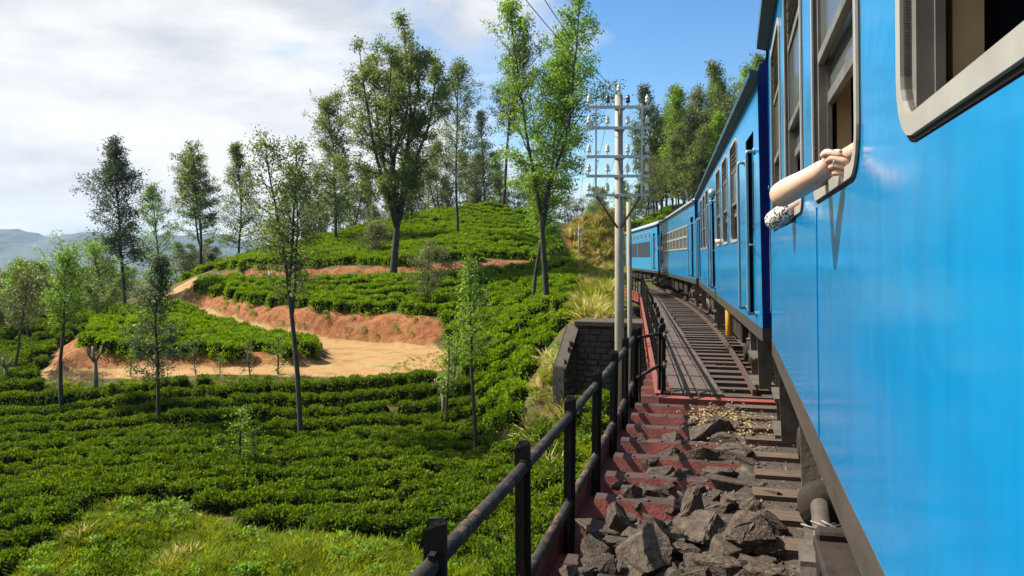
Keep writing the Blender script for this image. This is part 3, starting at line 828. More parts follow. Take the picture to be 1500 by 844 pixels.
# grass
verge = pl([(60, 553, 36.4), (300, 552, 35.8), (480, 550, 35.6), (640, 549, 35.7), (690, 560, 34.6), (690, 562, 33.6), (480, 552, 34.2), (300, 554, 34.3), (60, 556, 35.0)])
GR = [tuft_mesh('tuft_%d' % i, 80 + i, 'grass_blade', h=0.26) for i in range(5)]
DRY = [tuft_mesh('dtuft_%d' % i, 95 + i, 'dry_blade', n=40, h=0.62, spread=0.4, w=0.02) for i in range(2)] + [tuft_mesh('dtuft_g%d' % i, 99 + i, 'grass_blade', n=40, h=0.6, spread=0.4) for i in range(2)]
mound_vis = mound_poly + [at(800, 900, 12)[:2], at(600, 920, 12)[:2], at(0, 920, 14.5)[:2]]
p, s = fill(mound_vis, 40, 31)
dk = vnoise(p[:, 0], p[:, 1], 1.6, 77) + 0.25 * np.random.default_rng(3).random(len(p)) > 0.98
scatter('grass', p[dk], s[dk], [tuft_mesh('straw_%d' % i, 190 + i, 'dry_blade', h=0.3) for i in range(3)], 'patches of dry straw grass on the near mound', 'grass', seed=19, tilt=0.4)
p, s = p[~dk], s[~dk]
scatter('grass', p, s, GR, 'yellow green grass and weeds on the near mound', 'grass', seed=9, tilt=0.25)
p, s = fill(verge, 12, 40)
scatter('grass', p, s * 0.8, GR, 'grassy verge between the sandy road and the lower tea', 'grass', seed=40, tilt=0.3)
WEED = [bush_mesh('weed_%d' % i, 120 + i, 'fresh_leaf', n=120, rad=0.4, h=0.55, ll=0.14, up=0.5, core=False) for i in range(3)]
p, s = fill(mound_vis, 2.4, 32)
scatter('weeds', p, s * 0.62, WEED + [bush_mesh('weedd_%d' % i, 130 + i, 'tea_leaf', n=150, rad=0.4, h=0.5, ll=0.12, up=0.6, core=False) for i in range(2)], 'low leafy weeds growing through the near grass', 'weeds', seed=10)
bank_g = pl([(838, 398, 69), (905, 399, 65.5), (925, 326, 80), (890, 305, 79.5), (832, 321, 80.5)])
p, s = fill(bank_g, 6, 33)
scatter('grass', p, s * 1.2, DRY, 'dry straw coloured grass on the cutting bank beside the locomotive', 'grass', seed=11, tilt=0.3)
abut_g = pl([(842, 392, 55), (895, 405, 52), (893, 466, 27.6), (872, 472, 27), (850, 468, 29.5), (848, 440, 40)])
p, s = fill(abut_g, 20, 34)
scatter('grass', p, s * 1.1, DRY[1:] + GR, 'tall yellow grass above the stone abutment', 'grass', seed=12, tilt=0.3)
edge_g = pl([(770, 600, 28.5), (800, 560, 29.5), (838, 480, 29), (845, 560, 22.5), (815, 640, 20.5), (790, 640, 23)])
p, s = fill(edge_g, 14, 35)
scatter('grass', p, s, GR[:4] + DRY[:1], 'rough grass and creepers at the foot of the wing wall', 'grass', seed=13, tilt=0.3)
p, s = rows(edge_g, 0.9, 0.6, 0.4, 36, drop=0.2)
scatter('weeds', p, s * 0.8, WEED, 'leafy shrubs climbing beside the wing wall', 'weeds', seed=14)
vb = pl(BK_F[::-1]) + pl(BK_T[::-1])[::-1]
p, s = fill(bank_big, 1.2, 37)
scatter('weeds', p, s * 0.45, WEED, 'sparse weeds on the tall red cut bank', 'weeds', seed=15)
p, s = fill(pl([(560, 549, 36.4), (640, 547, 36.4), (668, 525, 41), (655, 512, 43.8), (600, 520, 42)]), 5, 38)
scatter('grass', p, s * 0.35, GR[:3], 'short grass on the outer bend of the sandy road', 'grass', seed=16, tilt=0.3)

# ------------------------------------------------------------------ trees
def make_tree(seed, H, r0, c0, W, nb, leafmat, nleaf, shape='oval', leaders=1, split=0.35, ll=0.34, bark='bark', lean=0.0, clus=0.42, stub=True, droop=0.15, elev=(12, 58), lead_sp=None):
    """trunk + limbs mesh and crown mesh of a tree standing at the origin"""
    rng = np.random.default_rng(seed)
    nleaf = int(nleaf * 1.9); ll *= 0.60; clus *= 0.50; r0 *= 0.62; c0 *= 0.82
    mb = MB()
    la = rng.random() * 6.28
    def path(p0, d0, L, n, wob, curve=(0, 0, 0)):
        pts = [np.array(p0, float)]; d = np.array(d0, float)
        for i in range(n):
            d = d + rng.normal(size=3) * wob + np.array(curve) / n
            d /= np.linalg.norm(d)
            pts.append(pts[-1] + d * L / n)
        return np.array(pts)
    stems = []
    if leaders == 1:
        t0 = path((0, 0, -0.3), (math.cos(la) * lean, math.sin(la) * lean, 1), H * 0.97 + 0.3, 12, 0.035, (-math.cos(la) * lean * 0.6, -math.sin(la) * lean * 0.6, 0.2))
        rr = r0 * (1 - np.linspace(0, 1, 13)) ** 0.75 + 0.018; rr[0] *= 1.25
        mb.tube(t0, list(rr), 8)
        stems.append((t0, rr, c0, W))
    else:
        t0 = path((0, 0, -0.3), (math.cos(la) * lean, math.sin(la) * lean, 1), H * split + 0.3, 6, 0.022)
        rr = np.linspace(r0 * 1.2, r0 * 0.85, 7)
        mb.tube(t0, list(rr), 9)
        for i in range(leaders):
            a = la + i * 2 * math.pi / leaders + rng.normal() * 0.3
            sp = (0.32 + 0.28 * rng.random()) if lead_sp is None else lead_sp * (0.7 + 0.6 * rng.random())
            hh = H * (1 - split) * (1.0 if i == 0 else 0.86 + 0.13 * rng.random())
            if i == 0: sp *= 0.45
            st = t0[-1] if i < 2 else t0[-2]
            tp = path(st, (math.cos(a) * sp, math.sin(a) * sp, 1), hh, 9, 0.06, (-math.cos(a) * sp * 0.7, -math.sin(a) * sp * 0.7, 0.25))
            r2 = r0 * 0.62 * (1 - np.linspace(0, 1, 10)) ** 0.8 + 0.015
            mb.tube(tp, list(r2), 6)
            stems.append((tp, r2, max(0.12, (c0 - split) / (1 - split)), W * 0.62))
    centres = []; wts = []
    ga = rng.random() * 6.28
    for tp, r2, cc, WW in stems:
        n = len(tp) - 1
        nbb = max(6, int(nb / len(stems)))
        top = tp[-1]
        for i in range(nbb):
            u = (i + rng.random()) / nbb
            t = cc + (1 - cc) * u * 0.97
            k = min(int(t * n), n - 1); f = t * n - k
            p0 = tp[k] * (1 - f) + tp[k + 1] * f
            if shape == 'oval': pr = 0.62 + 1.27 * u if u < 0.3 else 0.10 + 0.90 * (1 - (u - 0.3) / 0.7) ** 0.8
            elif shape == 'cone': pr = (1 - u) ** 0.85 * 0.95 + 0.06 if u > 0.12 else 0.55 + u * 3
            elif shape == 'column': pr = (0.70 + 1.2 * u if u < 0.25 else 1 - (u - 0.25) * 0.92) * (0.85 + 0.25 * math.sin(u * 11 + seed))
            else: pr = 0.55 + 0.45 * math.sin(math.pi * u)
            L = WW * pr * (0.6 + 0.6 * rng.random()) * 1.12
            ga += 2.4 + rng.normal() * 0.35
            el = R(elev[0] + (elev[1] - elev[0]) * u + rng.normal() * 9)
            d = np.array([math.cos(ga) * math.cos(el), math.sin(ga) * math.cos(el), math.sin(el)])
            bp = path(p0, d, L / max(0.45, math.cos(el)) * 0.85, 5, 0.11, (0, 0, 0.15))
            rb = max(0.012, min(r2[k] * 0.5, 0.018 + 0.016 * L))
            mb.tube(bp, list(np.linspace(rb, 0.008, 6)), 4, cap=False)
            for q in range(2, 6):
                centres.append(bp[q]); wts.append(0.6 + 0.15 * q)
            for q in range(4):                           # side twigs
                b0 = bp[2 + q % 4]
                dd = unit((d + rng.normal(size=3) * 0.75)[None])[0]
                tw = path(b0, dd, L * (0.25 + 0.25 * rng.random()), 2, 0.15)
                mb.tube(tw, [rb * 0.5, rb * 0.3, 0.006], 3, cap=False)
                centres.append(tw[1]); wts.append(1.0); centres.append(tw[2]); wts.append(1.3)
        centres.append(top); wts.append(1.2)
    C = np.array(centres); w = np.array(wts); keep = rng.random(len(C)) > 0.38; C, w = C[keep], w[keep]
    w = w * (0.35 + 1.3 * rng.random(len(w))); w /= w.sum()
    pick = rng.choice(len(C), nleaf, p=w)
    off = rng.normal(size=(nleaf, 3)) * np.array([clus, clus, clus * 0.7])
    P = C[pick] + off
    D = unit(off * 0.8 + rng.normal(size=(nleaf, 3)) * 0.5 + np.array([0, 0, -droop]))
    V, Q = leaves(rng, P, D, ll * (0.55 + 0.9 * rng.random(nleaf)), ll * 0.36 * (0.7 + 0.7 * rng.random(nleaf)))
    return mb.mesh('trunk', bark), np_mesh('crown', V, Q, leafmat)
def plant_tree(name, tm, px, Y, label, rot=0.0, scale=1.0, group=None, cat='tree', z=None, sx=1.0):
    x = (px - 750) / FPX * Y
    zz = h1(x, Y) if z is None else z
    o = empty(name, (x, Y, zz - 0.05), (0, 0, rot)); o.scale = (scale * sx, scale * sx, scale)
    inst('trunk', tm[0], o); inst('crown', tm[1], o)
    tag(o, label, cat, group)
    return o
def hgt(px, top, Y):                       # tree height that reaches pixel row `top`
    x = (px - 750) / FPX * Y
    return at(px, top, Y).z - h1(x, Y)

# main trees, each its own individual: px, Y, top row, kind
T = make_tree
plant_tree('silver_oak', T(201, hgt(576, 30, 57), 0.42, 0.30, 4.9, 110, 'oak_leaf', 26000, 'oval', leaders=7, split=0.22, ll=0.36, bark='bark_dark', lean=0.05, clus=0.5, lead_sp=0.30), 576, 57, 'largest spreading silver oak, dark many-stemmed, standing above the red cut bank', 0.4)
plant_tree('silver_oak', T(202, hgt(437, 205, 30), 0.15, 0.50, 2.5, 70, 'oak_leaf', 4200, 'oval', ll=0.24, clus=0.36, leaders=3, split=0.52, lead_sp=0.16), 437, 30, 'slender feathery tree on the lower tea slope, tallest of those below the road', 1.1)
plant_tree('silver_oak', T(203, hgt(182, 210, 60), 0.22, 0.36, 2.6, 95, 'dark_leaf', 8200, 'column', ll=0.34, clus=0.42, bark='bark_dark'), 182, 60, 'tall narrow dark tree behind the tea wedge, seen against the clouds', 0.3)
plant_tree('silver_oak', T(204, hgt(295, 217, 74), 0.26, 0.34, 4.0, 80, 'oak_leaf', 8000, 'oval', leaders=3, split=0.36, ll=0.36, bark='bark_dark'), 295, 74, 'oval tree with forked trunk at the far left end of the tea hill', 2.0)
plant_tree('silver_oak', T(205, hgt(348, 197, 78), 0.2, 0.33, 2.9, 80, 'oak_leaf', 5600, 'cone', ll=0.36, bark='bark_dark'), 348, 78, 'pointed slim tree right next to the oval forked tree on the skyline', 0.9)
plant_tree('silver_oak', T(206, hgt(238, 262, 84), 0.2, 0.25, 2.6, 60, 'fresh_leaf', 4800, 'oval', ll=0.36), 238, 84, 'pale airy tree between the narrow dark tree and the oval forked tree', 0.2)
plant_tree('silver_oak', T(207, hgt(490, 143, 72), 0.24, 0.26, 3.2, 90, 'oak_leaf', 8000, 'column', ll=0.36), 492, 72, 'leafy column tree close beside the largest spreading oak', 2.2)
plant_tree('silver_oak', T(208, hgt(671, 88, 68), 0.17, 0.45, 2.8, 75, 'oak_leaf', 5000, 'column', ll=0.33, bark='bark_dark', elev=(20, 55)), 671, 68, 'thin straight tree with sparse crown standing in the hilltop tea', 0.7)
plant_tree('silver_oak', T(209, hgt(737, 47, 84), 0.26, 0.40, 4.0, 95, 'dark_leaf', 8200, 'oval', ll=0.36, bark='bark_dark', leaders=3, split=0.42, lead_sp=0.2), 737, 84, 'tall dusky bare-trunked tree on the very top of the tea hill', 1.7)
plant_tree('silver_oak', T(210, hgt(836, -6, 41), 0.24, 0.34, 3.5, 100, 'fresh_leaf', 10500, 'oval', leaders=3, split=0.30, ll=0.30, bark='bark_dark', clus=0.4, lead_sp=0.3, lean=0.10), 803, 41, 'tall bright green tree with forked trunk beside the telegraph pole', 5.2)
plant_tree('silver_oak', T(211, hgt(772, 42, 43), 0.15, 0.34, 1.8, 80, 'fresh_leaf', 6800, 'column', ll=0.30, bark='bark_dark', clus=0.38), 781, 43, 'narrow bright green tree crowding against the forked tree', 1.0)
plant_tree('silver_oak', T(212, hgt(712, 368, 27), 0.11, 0.66, 0.8, 40, 'fresh_leaf', 1500, 'column', ll=0.2, clus=0.26, lean=0.02), 698, 27, 'thin bare pole of a tree with a small leafy top, next to the iron railing', 0.2)
plant_tree('silver_oak', T(213, hgt(232, 362, 31.5), 0.10, 0.36, 1.35, 50, 'dark_leaf', 2900, 'cone', ll=0.22, clus=0.28, elev=(15, 50)), 229, 31.5, 'small dark slender tree standing in front of the tea wedge', 0.5)
plant_tree('pollard_tree', T(214, hgt(85, 378, 33.5), 0.14, 0.78, 0.95, 55, 'fresh_leaf', 3000, 'round', ll=0.2, clus=0.3, bark='bark_dark', elev=(10, 70)), 85, 33.5, 'bare trunk with a round mop of bright leaves in the lower left tea', 0.5)
plant_tree('pollard_tree', T(215, hgt(38, 392, 46), 0.13, 0.68, 1.1, 50, 'fresh_leaf', 2400, 'round', ll=0.24, clus=0.34, bark='bark_dark', leaders=2, split=0.5), 40, 46, 'forked small-crowned tree behind the mop-headed tree', 0.9)
plant_tree('pollard_tree', T(216, hgt(16, 405, 38), 0.10, 0.70, 0.9, 40, 'olive_leaf', 1700, 'round', ll=0.22, clus=0.3), 16, 38, 'thin olive-crowned tree left of the mop-headed tree', 0.9)
plant_tree('silver_oak', T(217, hgt(150, 355, 52), 0.10, 0.3, 1.6, 45, 'fresh_leaf', 1800, 'oval', ll=0.24, lean=0.2), 160, 52, 'pale leaning sapling rising behind the tea wedge', 4.0)
plant_tree('silver_oak', T(218, hgt(712, 160, 92), 0.2, 0.2, 2.2, 60, 'dark_leaf', 4500, 'oval', ll=0.36), 712, 92, 'dull green lower tree just behind the hilltop', 0.0)
plant_tree('silver_oak', T(219, hgt(630, 358, 47.5), 0.06, 0.15, 1.7, 46, 'olive_leaf', 2300, 'oval', ll=0.2, clus=0.28, leaders=3, split=0.12), 626, 48.5, 'low wispy olive bush-tree on the lip of the red cut bank', 0.0)
plant_tree('silver_oak', T(220, hgt(560, 332, 62), 0.08, 0.12, 2.0, 46, 'olive_leaf', 2300, 'oval', ll=0.24, clus=0.36, leaders=3, split=0.12), 548, 63, 'low olive scrub tree at the foot of the largest spreading oak', 0.0)
plant_tree('silver_oak', T(221, hgt(660, 488, 31), 0.06, 0.5, 0.55, 26, 'fresh_leaf', 520, 'oval', ll=0.2, clus=0.2), 652, 31, 'pale pruned sapling at the outer bend of the sandy road', 0.0)
plant_tree('silver_oak', T(222, hgt(430, 320, 66), 0.1, 0.2, 2.0, 50, 'oak_leaf', 2400, 'oval', ll=0.26), 400, 69, 'small round tree on the skyline behind the slender slope tree', 0.0)
# copies for the woods behind
BG = [T(301, 13, 0.2, 0.22, 2.6, 60, 'oak_leaf', 4200, 'oval', ll=0.4, clus=0.5, leaders=2, split=0.3),
      T(302, 13, 0.18, 0.2, 2.0, 70, 'fresh_leaf', 4000, 'column', ll=0.4, clus=0.45),
      T(303, 13, 0.2, 0.24, 2.4, 64, 'dark_leaf', 4200, 'cone', ll=0.4, clus=0.5),
      T(304, 13, 0.24, 0.3, 3.4, 60, 'olive_leaf', 4400, 'round', ll=0.42, clus=0.6, leaders=4, split=0.3),
      T(305, 13, 0.16, 0.42, 1.8, 56, 'oak_leaf', 3000, 'column', ll=0.4, clus=0.42)]
def bg(px, top, Y, k, label, group, rot=0, sx=1.0, z=None):
    x = (px - 750) / FPX * Y
    zz = h1(x, Y) if z is None else z
    H = at(px, top, Y).z - zz
    label = ('spreading green ', 'bright narrow ', 'dark pointed ', 'olive round-headed ', 'thin high-crowned ')[k] + label
    plant_tree('background_tree', BG[k], px, Y, label, rot, H / 13.0, group, z=zz, sx=sx * min(1.6, 13.0 / H) ** 0.5)
rnd = random.Random(4)
LW = 'tree in the hazy valley behind the far left tea'
for i in range(46):
    px = -60 + i * 8.6 + rnd.uniform(-8, 8)
    Y = rnd.uniform(58, 130) if px < 130 else rnd.uniform(76, 130)
    bg(px, rnd.uniform(378, 418) if px < 270 else rnd.uniform(345, 385), Y, rnd.choice([0, 0, 1, 2, 3, 4]), LW, 'woods in the valley on the left', rnd.uniform(0, 6), 1.25)
for i in range(24):
    px = -40 + i * 8 + rnd.uniform(-6, 6)
    bg(px, rnd.uniform(398, 440), rnd.uniform(48, 74), rnd.choice([0, 1, 1, 3, 0]), LW, 'woods in the valley on the left', rnd.uniform(0, 6), 1.5)
RW = 'tree in the wood on the far side of the train'
for px, top, Y, k in [(962, 112, 98, 2), (985, 128, 94, 1), (1003, 118, 102, 0), (1022, 130, 92, 2), (1042, 105, 98, 1), (1062, 88, 88, 0), (1084, 92, 90, 1), (1100, 86, 96, 1), (1012, 175, 86, 0), (1050, 165, 84, 1), (972, 190, 100, 0), (1120, 80, 92, 0), (1150, 70, 92, 1), (990, 200, 88, 4), (1035, 205, 84, 2), (1075, 190, 80, 1), (950, 200, 108, 2), (958, 165, 104, 0), (975, 150, 106, 3), (995, 160, 108, 0), (1015, 150, 100, 3), (1032, 160, 104, 0), (1055, 130, 100, 3), (968, 235, 92, 3), (1000, 235, 90, 0), (1025, 245, 86, 3), (1090, 140, 86, 3)]:
    bg(px, top, Y, k, RW, 'wood beyond the train', rnd.uniform(0, 6), 1.0)
HW = 'tree in the grove on the back slope of the tea hill'
for px, top, Y, k in [(455, 240, 98, 0), (520, 230, 94, 0), (545, 250, 100, 2), (605, 215, 96, 2), (628, 200, 100, 0), (645, 225, 94, 3), (660, 255, 96, 1), (690, 215, 100, 0), (700, 235, 96, 3), (735, 225, 102, 1), (755, 240, 98, 0), (775, 230, 92, 2), (800, 245, 88, 0), (415, 280, 92, 4), (470, 290, 90, 3), (590, 270, 92, 2), (500, 285, 90, 1), (560, 290, 88, 0)]:
    bg(px, top, Y, k, HW, 'grove behind the tea hill', rnd.uniform(0, 6), 1.0)
CW = 'tree at the head of the dry grass cutting'
for px, top, Y, k in [(838, 288, 88, 3), (858, 300, 84, 1), (880, 270, 90, 0), (905, 262, 94, 1), (925, 268, 98, 0), (945, 262, 102, 2), (870, 318, 80, 3), (900, 315, 78, 1)]:
    bg(px, top, Y, k, CW, 'scrub above the cutting', rnd.uniform(0, 6), 1.2)

# small saplings and pollard stumps in the tea and along the road
SAP = [T(401, 1.6, 0.03, 0.2, 0.45, 16, 'fresh_leaf', 320, 'oval', ll=0.14, clus=0.15), T(402, 1.6, 0.03, 0.3, 0.4, 14, 'olive_leaf', 260, 'oval', ll=0.14, clus=0.14)]
for px, Y, H, lab in [(365, 36.3, 1.7, 'leafy roadside sapling in front of the slender slope tree'), (405, 36.4, 2.0, 'leafy roadside sapling in front of the slender slope tree'),
                      (285, 36.4, 1.3, 'short shrub beside the lower leg of the road'), (320, 36.2, 1.1, 'short shrub beside the lower leg of the road'), (188, 36.5, 1.4, 'short shrub beside the lower leg of the road'),
                      (665, 34.8, 2.4, 'bushy green sapling at the end of the road bend'), (684, 36.5, 2.2, 'bushy green sapling at the end of the road bend'),
                      (345, 25.5, 2.3, 'pale sapling in the dark hollow of the lower tea'), (372, 25.2, 1.7, 'pale sapling in the dark hollow of the lower tea')]:
    plant_tree('sapling', SAP[rnd.randint(0, 1)] if H < 2 else SAP[0], px, Y, lab, rnd.uniform(0, 6), H / 1.6, 'saplings in the tea', 'sapling')
def stump(px, Y, H, lab, seed):
    rng = random.Random(seed)
    x = (px - 750) / FPX * Y
    o = empty('pollard_stump', (x, Y, h1(x, Y) - 0.1))
    m = MB()
    m.tube([(0, 0, 0), (0.04, 0, H * 0.5), (-0.02, 0.03, H * 0.8)], [0.12, 0.09, 0.10], 7)
    m.build('trunk', 'stump', o)
    for k in range(4):
        a = k * 1.6 + rng.random()
        b = MB(); b.tube([(-0.02, 0.03, H * 0.74), (0.25 * math.cos(a), 0.25 * math.sin(a), H * 0.9), (0.34 * math.cos(a), 0.34 * math.sin(a), H * 1.05)], [0.07, 0.05, 0.04], 6)
        b.build('branch', 'stump', o)
    if seed % 2:
        tw = inst('foliage', SAP[1][1], o, (0, 0, H * 0.6), (0, 0, seed), (0.8, 0.8, 0.6))
    tag(o, lab, 'stump', 'pollarded stumps in the tea')
for i, (px, Y, H) in enumerate([(136, 35, 2.4), (4, 37, 1.5), (648, 31.3, 2.0)]):
    stump(px, Y, H, 'grey pollarded stump with knobbly cut branches in the tea', i)

# ------------------------------------------------------------------ train
XS = -1.45                                # left side of a body
ZB, ZT = 1.13, 3.87                       # bottom of the blue side, gutter
CANT = R(1.5)
CARL = 17.1
def rrect(y0, y1, z0, z1, r, k=5):
    """rounded rectangle, counter-clockwise in (y, z); returns points and the corner each belongs to"""
    P, K = [], []
    for c, (cy, cz, a0) in enumerate([(y1 - r, z0 + r, -90), (y1 - r, z1 - r, 0), (y0 + r, z1 - r, 90), (y0 + r, z0 + r, 180)]):
        for i in range(k + 1):
            a = R(a0 + 90 * i / k)
            P.append((cy + r * math.cos(a), cz + r * math.sin(a))); K.append(c)
    return P, K
def ringwall(mb, cells, x0, x1, zb, zt, m=0, mj=1, grow=0.0):
    for ya, yb, hole in cells:
        cor = [(yb, zb), (yb, zt), (ya, zt), (ya, zb)]
        if hole is None:
            for x, fl in ((x0, 0), (x1, 1)):
                f = [(0, 1, 2, 3)] if fl else [(3, 2, 1, 0)]
                mb.add([(x, y, z) for y, z in cor], f, m)
            continue
        y0, y1, z0, z1, r = hole
        P, K = rrect(y0 - grow, y1 + grow, z0 - grow, z1 + grow, r)
        n = len(P)
        for x, fl in ((x0, 0), (x1, 1)):
            vs_ = [(x, y, z) for y, z in P] + [(x, y, z) for y, z in cor]
            fs = []
            for i in range(n):
                j = (i + 1) % n
                f = (i, j, n + K[i]) if K[i] == K[j] else (i, j, n + K[j], n + K[i])
                fs.append(f if fl else f[::-1])
            mb.add(vs_, fs, m)
        vs_ = [(x0, y, z) for y, z in P] + [(x1, y, z) for y, z in P]
        mb.add(vs_, [(i, (i + 1) % n, n + (i + 1) % n, n + i) for i in range(n)], mj, True)
def ringframe(y0, y1, z0, z1, r, w, xo, xi, m=0, mb=None):
    """raised frame around an opening"""
    mb = mb or MB()
    A, _ = rrect(y0, y1, z0, z1, r); B, _ = rrect(y0 - w, y1 + w, z0 - w, z1 + w, r + w)
    B2, _ = rrect(y0 - w * 0.95, y1 + w * 0.95, z0 - w * 0.95, z1 + w * 0.95, r + w * 0.95)
    n = len(A)
    vs_ = [(xi, y, z) for y, z in A] + [(xo, y, z) for y, z in A] + [(xo, y, z) for y, z in B2] + [(XS, y, z) for y, z in B]
    fs = []
    for i in range(n):
        j = (i + 1) % n
        for q in range(3):
            fs.append((q * n + i, q * n + j, (q + 1) * n + j, (q + 1) * n + i))
    mb.add(vs_, fs, m)
    return mb
WIN_Z = (2.165, 3.58)
def window_unit(root, y0, y1, opened=True):
    z0, z1 = WIN_Z
    g = ringframe(y0, y1, z0, z1, 0.09, 0.056, XS - 0.003, XS + 0.01); gk = g.build('window_gasket', 'gasket', root)
    fr = ringframe(y0, y1, z0, z1, 0.09, 0.044, XS - 0.010, XS + 0.05).build('window_frame', 'alu', root)
    for yy in (y0 + 0.018, y1 - 0.018):
        m = MB()
        m.b2((XS + 0.012, yy - 0.018, z0), (XS + 0.045, yy + 0.018, z1))
        m.b2((XS + 0.044, yy - 0.026, z0), (XS + 0.062, yy + 0.026, z1))
        m.build('sash_channel', 'dull_alu', fr)
    zl = 3.20
    m = MB()
    m.b2((XS + 0.012, y0, zl - 0.02), (XS + 0.04, y1, zl + 0.02))
    for i in range(5):
        zc = zl + 0.07 + i * 0.068
        m.box((XS + 0.03, (y0 + y1) / 2, zc), (0.012, y1 - y0 - 0.03, 0.062), (0, R(28), 0))
    m.build('louvre', 'dull_alu', fr)
    zs = 2.72
    m = MB(); m.b2((XS + 0.022, y0 + 0.03, zs), (XS + 0.027, y1 - 0.03, zl)); m.build('pane', 'window_glass', fr)
    m = MB(); m.b2((XS + 0.01, y0 + 0.02, zs - 0.035), (XS + 0.036, y1 - 0.02, zs + 0.012)); m.build('sash_rail', 'dull_alu', fr, 0.004)
    z2 = 2.56 if opened else WIN_Z[0] + 0.03
    m = MB(); m.b2((XS + 0.056, y0 + 0.03, z2), (XS + 0.061, y1 - 0.03, zl)); m.build('pane', 'window_glass', fr)
    m = MB(); m.b2((XS + 0.046, y0 + 0.02, z2 - 0.04), (XS + 0.072, y1 - 0.02, z2 + 0.012)); m.build('sash_rail', 'dull_alu', fr, 0.004)
    return fr
def roof_profile():
    pr = [(-1.47, 3.86), (-1.45, 3.93), (-1.36, 4.02), (-1.15, 4.12), (-0.75, 4.22), (0, 4.28)]
    return pr + [(-x, z) for x, z in pr[:-1][::-1]]
def extrude_y(mb, prof, ya, yb, m=0, smooth=True, closed=False):
    n = len(prof)
    vs_ = [(x, ya, z) for x, z in prof] + [(x, yb, z) for x, z in prof]
    mb.add(vs_, [(i, n + i, n + (i + 1) % n, (i + 1) % n) for i in range(n if closed else n - 1)], m, smooth)
WHEEL = MB()
WHEEL.lathe([(0.0, -0.07), (0.10, -0.07), (0.10, -0.03), (0.34, -0.02), (0.36, -0.06), (0.43, -0.06), (0.44, 0.05), (0.47, 0.06), (0.47, 0.08), (0.34, 0.08), (0.3, 0.03), (0.0, 0.03)], axis='X', n=26)
wheel_me = WHEEL.mesh('wheel', 'underframe')
m = MB(); m.lathe([(0.07, -0.85), (0.07, 0.85)], axis='X', n=10); axle_me = m.mesh('axle', 'underframe')
def coil(mb, c, r, h, turns=5, n=60, wr=0.018):
    pts = [(c[0] + r * math.cos(2 * math.pi * turns * i / n), c[1] + r * math.sin(2 * math.pi * turns * i / n), c[2] + h * i / n) for i in range(n + 1)]
    mb.tube(pts, wr, 5)
def bogie(root, yb, rich=False):
    m = MB()
    for sx in (-1, 1):
        x = sx * 1.16
        m.b2((x - 0.05, yb - 1.62, 0.56), (x + 0.05, yb + 1.62, 0.74))
        m.hexa([(x - 0.05, yb - 0.55, 0.34), (x + 0.05, yb - 0.55, 0.34), (x + 0.05, yb + 0.55, 0.34), (x - 0.05, yb + 0.55, 0.34),
                (x - 0.05, yb - 0.95, 0.56), (x + 0.05, yb - 0.95, 0.56), (x + 0.05, yb + 0.95, 0.56), (x - 0.05, yb + 0.95, 0.56)])
    m.b2((-1.1, yb - 0.22, 0.45), (1.1, yb + 0.22, 0.7))
    b = m.build('bogie_frame', 'underframe', root, 0.012)
    for dy in (-1.15, 1.15):
        inst('axle', axle_me, b, (0, yb + dy, 0.44))
        for sx in (-1, 1):
            inst('wheel', wheel_me, b, (sx * 0.80, yb + dy, 0.44), (0, 0, 0 if sx < 0 else math.pi))
            x = sx * 1.17
            a = MB(); a.b2((x - 0.10, yb + dy - 0.17, 0.28), (x + 0.10, yb + dy + 0.17, 0.60)); a.lathe([(0.13, -0.05), (0.13, 0.05), (0.06, 0.06)] if sx > 0 else [(0.06, -0.06), (0.13, -0.05), (0.13, 0.05)], (x + sx * 0.1, yb + dy, 0.44), 12, axis='X')
            a.build('axle_box', 'underframe', b, 0.01)
            if sx < 0 or rich:
                s_ = MB()
                for q in (-0.28, 0.28): coil(s_, (x, yb + dy + q, 0.40), 0.075, 0.24)
                s_.build('spring', 'under_grey', b)
    if True:
        d = MB()
        for q in (-0.42, 0.42):
            d.tube([(-1.27, yb + q, 0.34), (-1.27, yb + q * 0.9, 0.66)], 0.045, 10); d.tube([(-1.27, yb + q * 0.9, 0.62), (-1.27, yb + q * 0.8, 0.98)], 0.03, 8)
        d.build('damper', 'under_grey', b)
    return b
def step_set(root, y0, y1, zlow=0.36):
    for yy in (y0, y1):
        m = MB()
        m.hexa([(-1.42, yy - 0.012, zlow), (-1.30, yy - 0.012, zlow), (-1.30, yy + 0.012, zlow), (-1.42, yy + 0.012, zlow),
                (-1.44, yy - 0.012, 1.05), (-1.16, yy - 0.012, 1.05), (-1.16, yy + 0.012, 1.05), (-1.44, yy + 0.012, 1.05)])
        s_ = m.build('step_stringer', 'under_grey', root)
    for zz in (zlow + 0.02, zlow + 0.33):
        t_ = MB(); t_.b2((-1.47, y0 + 0.012, zz), (-1.24, y1 - 0.012, zz + 0.03)); t_.build('step_tread', 'under_grey', s_)
def grab_rail(root, y, z0=1.25, z1=3.1, low=True):
    m = MB()
    m.tube([(XS, y, z1), (XS - 0.085, y, z1), (XS - 0.09, y, z1 - 0.04), (XS - 0.09, y, z0 + 0.04), (XS - 0.085, y, z0), (XS, y, z0)], 0.019, 8)
    for z in (z0, z1): m.lathe([(0.04, -0.012), (0.04, 0.012)], (XS - 0.006, y, z), 10, axis='X')
    g = m.build('grab_rail', 'pipe_blue_grey', root)
